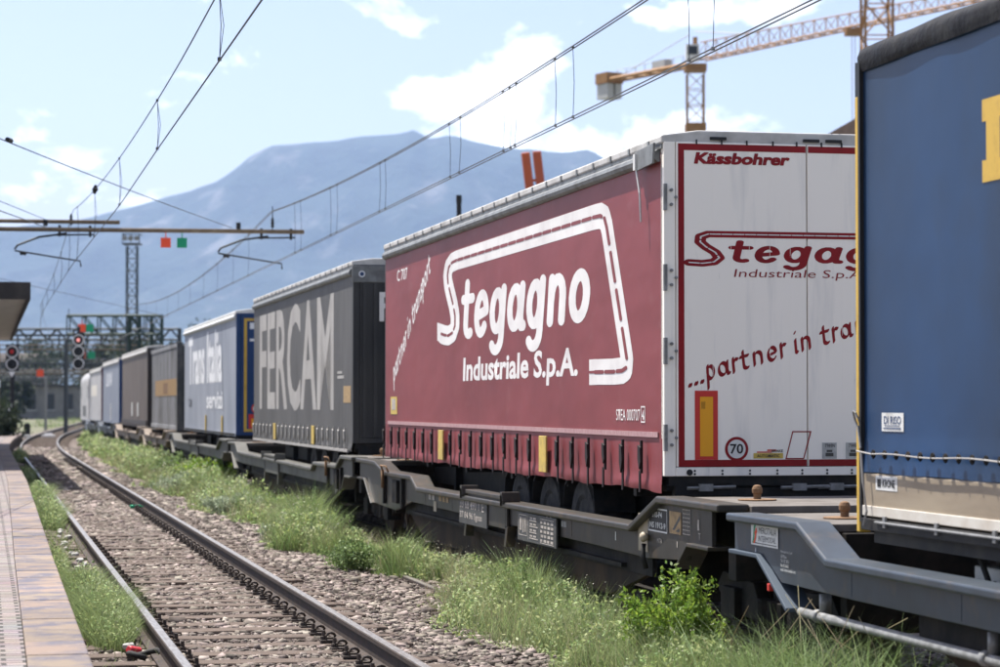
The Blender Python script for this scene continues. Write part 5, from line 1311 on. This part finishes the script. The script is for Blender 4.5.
tower_crane('yellow ochre tower crane with grey counterweight behind the red trailer', (20.75, 250, -.9), 37.7, (28.5, -48, 0), 56, 17.2, 1.75)
tower_crane('nearer tower crane, only its ochre lattice mast visible above the blue trailer', (24.05, 150, -.9), 44, (.6, 1, 0), 40, 12, 1.75, n=22, t=.13, mm='crane')
bm_ = thing('boom', 'twin orange red steel booms rising just behind the red trailer roof', 'crane boom', (2.62, 100, -.8))
for x in (-.0, .48):
    MB().prism_x([(0,0),(.6,0),(.3,13.3),(-.1,13.25)], x-.20, x+.17).build('boom_section', 'boom_red', bm_, bev=.03).rotation_euler = (0, -R(6.6), 0)
rl_ = MB()
for k in range(14): rl_.box(.15, .30, -.05, .2, .9*k+.3, .9*k+.40)
rl_.build('cross_brace', 'boom_red', bm_).rotation_euler = (0, -R(6.6), 0)
MB().box(-.8, 1.3, -.8, 1.4, 0, .3).build('base_plate', 'boom_red', bm_)

# ================================================================== PLANTS
def blades(n, pos, hgt, wid, lean, seed, segs=3):
    """grass blades: pos (n,3), height, width arrays -> verts, quads"""
    g = np.random.default_rng(seed); a = g.uniform(0, 2*np.pi, n); b = g.uniform(0, 2*np.pi, n)
    L = lean*g.uniform(.3, 1.3, n)*hgt; dx, dy = np.cos(b)*L, np.sin(b)*L; wx, wy = np.cos(a)*wid/2, np.sin(a)*wid/2
    V = []
    for k in range(segs+1):
        t = k/segs; c = pos+np.stack([dx*t**1.8, dy*t**1.8, hgt*(t-.18*lean*t*t)], 1); w = (1-t**1.6)*.95+.05
        V += [c-np.stack([wx*w, wy*w, 0*wx], 1), c+np.stack([wx*w, wy*w, 0*wx], 1)]
    V = np.stack(V, 1); m = 2*(segs+1)
    F = np.array([(2*k, 2*k+1, 2*k+3, 2*k+2) for k in range(segs)])
    return V.reshape(-1, 3), (F[None]+m*np.arange(n)[:,None,None]).reshape(-1, 4)
def leaf_quads(C, size, seed, up=.4, asp=2.0):
    g = np.random.default_rng(seed); n = len(C); d = g.normal(size=(n, 3)); d[:,2] += up; d /= np.linalg.norm(d, axis=1)[:,None]
    e = np.cross(d, g.normal(size=(n, 3))); e /= np.linalg.norm(e, axis=1)[:,None]; sz = size*g.uniform(.6, 1.35, n)
    a = d*(sz*asp/2)[:,None]; b = e*(sz/2)[:,None]
    V = np.stack([C-a, C+b*.9-a*.1, C+a, C-b*.9-a*.1], 1).reshape(-1, 3)
    return V, np.arange(4*n).reshape(-1, 4)
def place(S, U):
    off = np.array([near_off(s)*.6+train_off(s)*.4 if s > 60 else 0 for s in S])
    P = np.array(P0)[None]+np.array(TV)[None]*S[:,None]+np.array(RV)[None]*(U+off)[:,None]; P[:,2] = np.interp(U, hx, hz)-.02
    return P
def strip_lo(S):   # ragged near edge of the grass
    return -1.42-.30*np.sin(S*.55+1)-.22*np.sin(S*1.63)-.15*np.sin(S*3.7+2) + np.where((S > 3.6) & (S < 12), .52, 0) - np.where(S > 24, .15, 0) + np.where(S < 3.4, .10, 0) + .012*np.clip(S-40, 0, 60)
def strip_hi(S): return np.where(S < 3, -.02, -.10)+.18*np.sin(S*.9)+.12*np.sin(S*2.3)+np.where((S > 9) & (S < 18), -.5, 0)
def grass_strip(n, s0, s1, w, seed, pw=1.3, hs=1):
    g = np.random.default_rng(seed); S = s0+(s1-s0)*g.random(n)**pw; lo, hi = strip_lo(S), strip_hi(S); t = g.random(n); U = lo+(hi-lo)*t
    clump = fbm(S*1.0, U*1.6, 2.1, 3, 5); keep = clump+g.normal(0, .28, n) > -.30; S, U, t, clump = S[keep], U[keep], t[keep], clump[keep]; n = len(S)
    edge = np.clip(np.minimum(t, 1-t)*5, .28, 1)
    h = (.20+.24*g.random(n)**1.3+.17*np.clip(clump, 0, 1))*np.clip(.88+.42*clump, .55, 1.4)*edge*hs*(.9+.55*t)
    return blades(n, place(S, U), h, w*(1+S.clip(0)/26)*g.uniform(.6, 1.3, n), .55, seed+1)
A = [grass_strip(64000, -5, 20, .0058, 31, 1.0), grass_strip(44000, 20, 60, .0062, 33, 1.2, 1.1), grass_strip(14000, 60, 140, .007, 35, 1.2, 1.25)]
def merge(A):
    V = []; F = []; k = 0
    for v, f in A: V.append(v); F.append(f+k); k += len(v)
    return np.concatenate(V), np.concatenate(F)
V, F = merge(A); tag(np_mesh('grass', V, F, 'grass'), 'tall pale green grass between the empty track and the train', 'grass', kind='stuff')
g_ = np.random.default_rng(77); n_ = 8500; S = g_.uniform(-4, 60, n_); lo, hi = strip_lo(S), strip_hi(S); U = lo+(hi-lo)*g_.uniform(.05, .95, n_)
V, F = blades(n_, place(S, U), g_.uniform(.28, .55, n_), .0036*(1+S.clip(0)/24), .35, 78); tag(np_mesh('dry_grass', V, F, 'straw'), 'straw coloured dry stalks scattered through the grass strip', 'grass', kind='stuff')
# leafy herbs and pale seed heads through the strip
def herbs(n, s0, s1, size, seed, pw, zlo, zhi, asp):
    g = np.random.default_rng(seed); S = s0+(s1-s0)*g.random(n)**pw; lo, hi = strip_lo(S), strip_hi(S); t = g.random(n); U = lo+(hi-lo)*t
    c = fbm(S*1.3, U*2.1, 2.6, 3, 41); k = c+g.normal(0, .25, n) > -.05; S, U, t, c = S[k], U[k], t[k], c[k]
    P = place(S, U); edge = np.clip(np.minimum(t, 1-t)*5, .3, 1); P[:,2] += (zlo+(zhi-zlo)*g.random(len(S))**.8)*edge*np.clip(.95+.5*fbm(S, U*1.6, 2.1, 3, 5), .5, 1.6)*(.9+.5*t); sc = 1+S.clip(0)/26
    V, F = leaf_quads(P, 1.0, seed+1, .5, asp); C = np.repeat(P, 4, 0); V = C+(V-C)*np.repeat(size*sc, 4)[:,None]; return V, F
V, F = merge([herbs(64000, -5, 24, .020, 401, 1.0, .03, .36, 1.9), herbs(40000, 24, 110, .021, 403, 1.3, .05, .5, 1.8)]); tag(np_mesh('herbs', V, F, 'herb'), 'small leafy herbs growing through the grass strip', 'herbs', kind='stuff')
V, F = merge([herbs(5200, -5, 24, .0085, 405, 1.0, .25, .46, 1.3), herbs(4200, 24, 90, .010, 407, 1.3, .3, .55, 1.3)]); tag(np_mesh('seed_heads', V, F, 'fleck'), 'pale seed heads over the grass strip', 'seed heads', kind='stuff')
# thin weeds growing out of the stones elsewhere
g_ = np.random.default_rng(79); n_ = 9000; S = g_.uniform(-6, 70, n_); U = g_.uniform(-4.75, -4.2, n_); k = fbm(S, U, 1.9, 3, 21)+.25*g_.normal(size=n_) > .02
S, U = S[k], U[k]; P = place(S, U); P[:,2] += .03
V, F = blades(len(S), P, g_.uniform(.06, .18, len(S)), .006*(1+S.clip(0)/25), .7, 80); tag(np_mesh('ground_cover', V, F, 'tuft'), 'low weeds in the gravel between platform and rail', 'weeds', kind='stuff')
# far verge
g_ = np.random.default_rng(81); n_ = 14000; X_ = g_.uniform(-60, -24.5, n_); Y_ = g_.uniform(128, 330, n_); k = fbm(X_, Y_*.3, .35, 3, 12) > .1; P = np.stack([X_, Y_, 0*X_-.62], 1)[k]
V, F = blades(len(P), P, g_.uniform(.3, .9, len(P)), .05, .6, 82); tag(np_mesh('far_grass', V, F, 'grass'), 'rough grass around the far tracks', 'grass', kind='stuff')

def leafy_plant(name, label, cat, base, stems, h, spread, leaf, per, m, seed, group=None, up=.5, sway=.3, stemr=.006, lo=.12):
    root = thing(name, label, cat, base, 0, group); g = np.random.default_rng(seed); C = []; sm = MB()
    for i in range(stems):
        a = g.uniform(0, 6.28); rr = spread*math.sqrt(g.random()); hh = h*g.uniform(.55, 1.05)*(1-.35*(rr/spread)**2)
        b0 = np.array([math.cos(a)*rr*.22, math.sin(a)*rr*.22, 0]); tip = np.array([math.cos(a)*rr, math.sin(a)*rr, hh])
        mid = b0*.4+tip*.5+np.array([0, 0, hh*.12])+g.normal(0, .03*h, 3)
        pts = [(1-t)**2*b0+2*t*(1-t)*mid+t*t*tip for t in np.linspace(0, 1, 6)]
        sm.tube([tuple(q) for q in pts], stemr, 4, stemr*.35)
        for t in g.uniform(lo, 1, per)**.8:
            c = (1-t)**2*b0+2*t*(1-t)*mid+t*t*tip; C.append(c+g.normal(0, sway*leaf*2.2*(1.15-t*.6), 3))
    C = np.array(C); C[:,2] = np.maximum(C[:,2], .01)
    V, F = leaf_quads(C, leaf, seed+1, up); np_mesh('leaves', V, F, m, root); sm.build('stem', 'weed_leaf', root); return root
def at(s, u, z=None):
    p = W(s, u); p.z = float(np.interp(u, hx, hz)) if z is None else z; return p
leafy_plant('bush', 'bright yellow green leafy bush in front of the joint between two wagons', 'bush', at(-2.0, -.48), 70, .93, .43, .022, 115, 'bush_leaf', 101, sway=.9)
leafy_plant('bush', 'dark green round weed bush at the stony gap of the grass strip', 'bush', at(8.9, -1.22), 40, .42, .42, .024, 70, 'weed_leaf', 105, sway=.9)
leafy_plant('bush', 'pale grey green bush in the middle of the grass strip', 'bush', at(13.6, -1.25), 46, .48, .55, .026, 80, 'grey_leaf', 107, sway=.9)
leafy_plant('bush', 'second pale grey green bush, farther along the grass strip', 'bush', at(22.5, -1.2), 46, .50, .60, .03, 80, 'grey_leaf', 109, sway=.9)
leafy_plant('bush', 'bright green bush against the wagons under the pale blue trailer', 'bush', at(36.2, -.38), 40, .95, .85, .04, 70, 'bush_leaf', 111, sway=.9)
leafy_plant('bush', 'duller green bush in the grass beside the brown wagon under the container', 'bush', at(43.0, -.65), 40, .80, .9, .045, 70, 'weed_leaf', 113, sway=.9)
leafy_plant('bush', 'pale bush in the grass strip beside the brown wagons', 'bush', at(33, -1.3), 40, .5, .7, .035, 70, 'grey_leaf', 115, sway=.9)
# tall single weeds in front of the near wagons
for k, (s, u, h, l) in enumerate(((3.3, -.55, .72, 'tall weed spike under the load table board of the dark wagon'), (2.35, -.62, .78, 'tall weed spike beside the one under the load table board'),
        (.95, -.62, .66, 'curved weed stalk near the trough end of the dark wagon'), (14.6, -.42, .78, 'tall dark weed at the gap between the grey and dark wagons'), (17.9, -.45, .80, 'tall weed in front of the handbrake end of the grey wagon'),
        (19.5, -.55, .7, 'thin weed in front of the trough of the grey wagon'))):
    leafy_plant('weed', l, 'weed', at(s, u), 3, h, .10, .018, 40, 'weed_leaf', 120+k, sway=.7, stemr=.004, lo=.25)
# slender grass heads at the bottom right corner
def reed(label, s, u, n, h, sp, seed):
    root = thing('grass_tussock', label, 'grass tussock', at(s, u), 0, None); g = np.random.default_rng(seed); P = np.stack([g.normal(0, sp, n), g.normal(0, sp, n), 0*g.random(n)], 1)
    V, F = blades(n, P, h*g.uniform(.45, 1.05, n), np.full(n, .0075)*g.uniform(.5, 1.4, n), .85, seed+1, 5); np_mesh('blades', V, F, 'weed_leaf', root)
    st = MB()
    for k in range(7):
        a = g.uniform(0, 6.28); r_ = g.uniform(.15, .45); b = P[k]; st.tube([tuple(b), (b[0]+math.cos(a)*r_*.35, b[1]+math.sin(a)*r_*.35, h*.7), (b[0]+math.cos(a)*r_, b[1]+math.sin(a)*r_, h*g.uniform(.8, 1.08))], .0018, 4)
    st.build('stalk', 'straw', root); return root
reed('dark grass tussock with thin stalks before the pipe of the blue grey wagon', -4.35, -.45, 800, .80, .24, 140)
reed('short grass tussock between the bright bush and the taller tussocks', -3.55, -.42, 420, .55, .20, 142)
reed('tallest grass tussock, below the beam of the blue grey wagon', -5.4, -.42, 900, .86, .27, 144)
# round grass tufts between platform and rail
def tuft(label, s, u, n, h, sx, sy, seed):
    h *= 1.25; root = thing('grass_tuft', label, 'grass tuft', at(s, u, -.20), TH, 'grass tufts along the platform edge'); g = np.random.default_rng(seed)
    a = g.uniform(0, 6.28, n); r_ = np.sqrt(g.random(n)); P = np.stack([np.cos(a)*r_*sx, np.sin(a)*r_*sy, 0*a], 1); hh = h*(1-.55*r_**2)*g.uniform(.5, 1.1, n)
    V, F = blades(n, P, hh, np.full(n, .0056)*(1+max(0, s)/26), .75, seed+1); np_mesh('blades', V, F, 'tuft', root)
    C = P[:n//2]*1.02; C = np.stack([C[:,0], C[:,1], hh[:n//2]*g.uniform(.3, 1, n//2)], 1); V, F = leaf_quads(C, .014*(1+max(0, s)/26), seed+2); np_mesh('leaves', V, F, 'herb', root); return root
tuft('largest round grass tuft between platform edge and rail, beside the red can', 1.3, -4.52, 6500, .36, .24, 1.9, 151)
tuft('smaller grass tuft ahead of the largest one at the platform edge', 4.6, -4.52, 3800, .30, .20, 1.6, 153)
tuft('thin low grass patch under the platform edge beside the white stones', 9.2, -4.68, 2500, .20, .12, 2.6, 155)
tuft('grass tuft touching the rail beyond the row of white stones', 19.0, -4.50, 4000, .38, .25, 2.2, 157)
tuft('grass tuft behind the middle one, below the canopy shadow', 26.5, -4.46, 4000, .40, .22, 3.0, 159)
tuft('shaded grass tuft far along the platform under the canopy', 40, -4.45, 2500, .34, .16, 4, 161)
tuft('grass tuft at the bend of the platform edge beyond the canopy shadow', 62, -4.30, 2500, .35, .18, 5, 163)

# trees and shrubs far off
def tree(label, base, h, r, seed, m='tree_leaf', n=1500, ls=.5, trunk=.3, group='trees behind the far portals'):
    root = thing('tree', label, 'tree', base, 0, group); g = np.random.default_rng(seed); C = []; lim = MB()
    lim.tube([(0,0,0),(g.normal(0,.1),g.normal(0,.1),h*.35),(0,0,h*.7)], .03*h*.7, 7, .012*h)
    for k in range(16):
        a = g.uniform(0, 6.28); rr = r*g.uniform(.2, .85); z = h*g.uniform(trunk, .92); c = np.array([math.cos(a)*rr, math.sin(a)*rr, z]); sz = r*g.uniform(.22, .48)
        lim.tube([(0,0,h*trunk*.8+.1*z), tuple(c)], .010*h, 4, .003*h); q = g.normal(size=(n//16, 3)); q /= np.linalg.norm(q, axis=1)[:,None]; C.append(c+q*sz*g.random((n//16, 1))**.4)
    V, F = leaf_quads(np.concatenate(C), ls, seed+1, .1, 1.4); np_mesh('crown', V, F, m, root); lim.build('trunk', 'bark', root); return root
for k, (x, Y, h, r, l) in enumerate(((-60, 420, 14, 7, 'dark wooded clump behind the long grey building roof'), (-80, 425, 13, 8, 'dark wooded clump behind the two-lamp signal and the low roof'), (-70, 445, 15, 7, 'dark tree crown between the two wooded clumps'), (-54, 330, 11, 5, 'dark broad tree behind the three-lamp signal'), (-46, 345, 10, 5, 'dark tree over the white vehicle at the end of the train'), (-62, 380, 13, 6, 'tall dark tree above the long grey building'),
        (-75, 470, 17, 7, 'large tree behind the drab apartment roofs'), (-92, 480, 16, 7, 'large tree behind the drab brown building roof'), (-40, 360, 8, 4, 'small dark tree behind the end of the train'), (-68, 330, 6, 3, 'low tree before the long grey building'), (-58, 500, 20, 8, 'pale distant tree rising over the other trees'))):
    tree(l, (x, Y, -.9), h, r, 200+k)
for k, (x, Y, h, r, l) in enumerate(((-22.9, 108, 1.35, .75, 'dark green shrub growing at the far end of the platform'), (-27.2, 126, 2.2, 1.3, 'low shrub beyond the foot of the two-lamp signal'))):
    leafy_plant('shrub', l, 'shrub', (x, Y, .1), 30, h, r, .14, 60, 'tree_leaf', 220+k, sway=1.2)

# ------------------------------------------------------------------ litter beside the rail
def lump(name, label, cat, loc, r, m, seed, sq=(1,1,.7)):
    g = np.random.default_rng(seed); bm = bmesh.new(); bmesh.ops.create_icosphere(bm, subdivisions=2, radius=r)
    for v in bm.verts: v.co = Vector([c*q for c, q in zip(v.co, sq)])*float(g.uniform(.72, 1.15))
    me = bpy.data.meshes.new(name); bm.to_mesh(me); bm.free(); o = bpy.data.objects.new(name, me); COL.objects.link(o); me.materials.append(M[m]); o.location = loc; tag(o, label, cat); return o
for k in range(16):
    s = 8.2+11.4*k/15+rnd.uniform(-.3, .3); r = rnd.uniform(.03, .06)*(1.25 if k > 12 else 1)
    o = lump('stone', 'whitish broken stone in the row of white stones between platform and rail', 'stone', at(s, -4.42+rnd.uniform(-.07, .07), -.17+r*.3), r, 'stone_pale', 300+k); o['group'] = 'row of white stones beside the left rail'
lump('stone', 'lone white stone beside the largest grass tuft', 'stone', at(.45, -4.33, -.14), .075, 'stone_pale', 330)
lump('stone', 'small white stone near the red can', 'stone', at(-.6, -4.42, -.15), .05, 'stone_pale', 331)
can = MB().lathe([(0,-.06),(.026,-.06),(.033,-.05),(.033,.05),(.026,.06),(0,.06)], (0,0,0), 'x', 14).build('drink_can', 'can_red'); can.location = at(-.9, -4.40, -.15); can.rotation_euler = (0, .2, .9); tag(can, 'crushed red can lying beside the rail near the largest grass tuft', 'can')
hs = MB().tube([(.12*math.cos(t*.5), .16*math.sin(t*.5), .03+.02*math.sin(t)) for t in range(11)], .022, 8).build('hose_scrap', 'rubber', smooth=True); hs.location = at(-1.2, -4.34, -.18); tag(hs, 'black scrap of hose beside the rail next to the red can', 'hose')
bo = MB().lathe([(0,0),(.035,0),(.037,.02),(.037,.16),(.015,.21),(.014,.27),(0,.27)], (0,0,0), 'x', 14).build('bottle', 'bottle', smooth=True); bo.location = at(23.7, -2.95, -.13); bo.rotation_euler = (0, 0, .4); tag(bo, 'green glass bottle lying by a rail inside the empty track', 'bottle')
pp = lump('paper_scrap', 'crumpled white paper in the grass beside the train rail', 'litter', at(-2.2, -.25, -.30), .06, 'sig_white', 320, (1.6, 1, .35))
bx = MB().box(-.35, .35, -.2, .2, 0, .12).box(-.2, .2, -.12, .12, .12, .2).build('point_machine', 'sig_white', bev=.02); bx.location = near(112, 0, -.1); tag(bx, 'whitish box lying between the rails at the far bend', 'point machine')
bx = MB().box(-.5, .5, -.2, .2, 0, .16).box(-.4, .1, -.15, .15, .16, .24).build('point_machine', 'trim_white', bev=.02); bx.location = near(113, -1.5, -.15); tag(bx, 'larger pale box beside the rails at the far bend', 'point machine')

# ------------------------------------------------------------------ the air
hz_ = MB().box(-5600, 5600, -55, 9800, -2, 1100).build('haze', 'galv'); hm = bpy.data.materials.new('haze'); hm.use_nodes = True
hn = hm.node_tree; hn.nodes.clear(); pvn = hn.nodes.new('ShaderNodeVolumePrincipled'); ho = hn.nodes.new('ShaderNodeOutputMaterial'); hn.links.new(pvn.outputs[0], ho.inputs['Volume'])
pvn.inputs['Color'].default_value = (.46, .635, 1, 1); pvn.inputs['Density'].default_value = 6.2e-5; pvn.inputs['Anisotropy'].default_value = .2
hz_.data.materials.clear(); hz_.data.materials.append(hm); tag(hz_, kind='stuff')
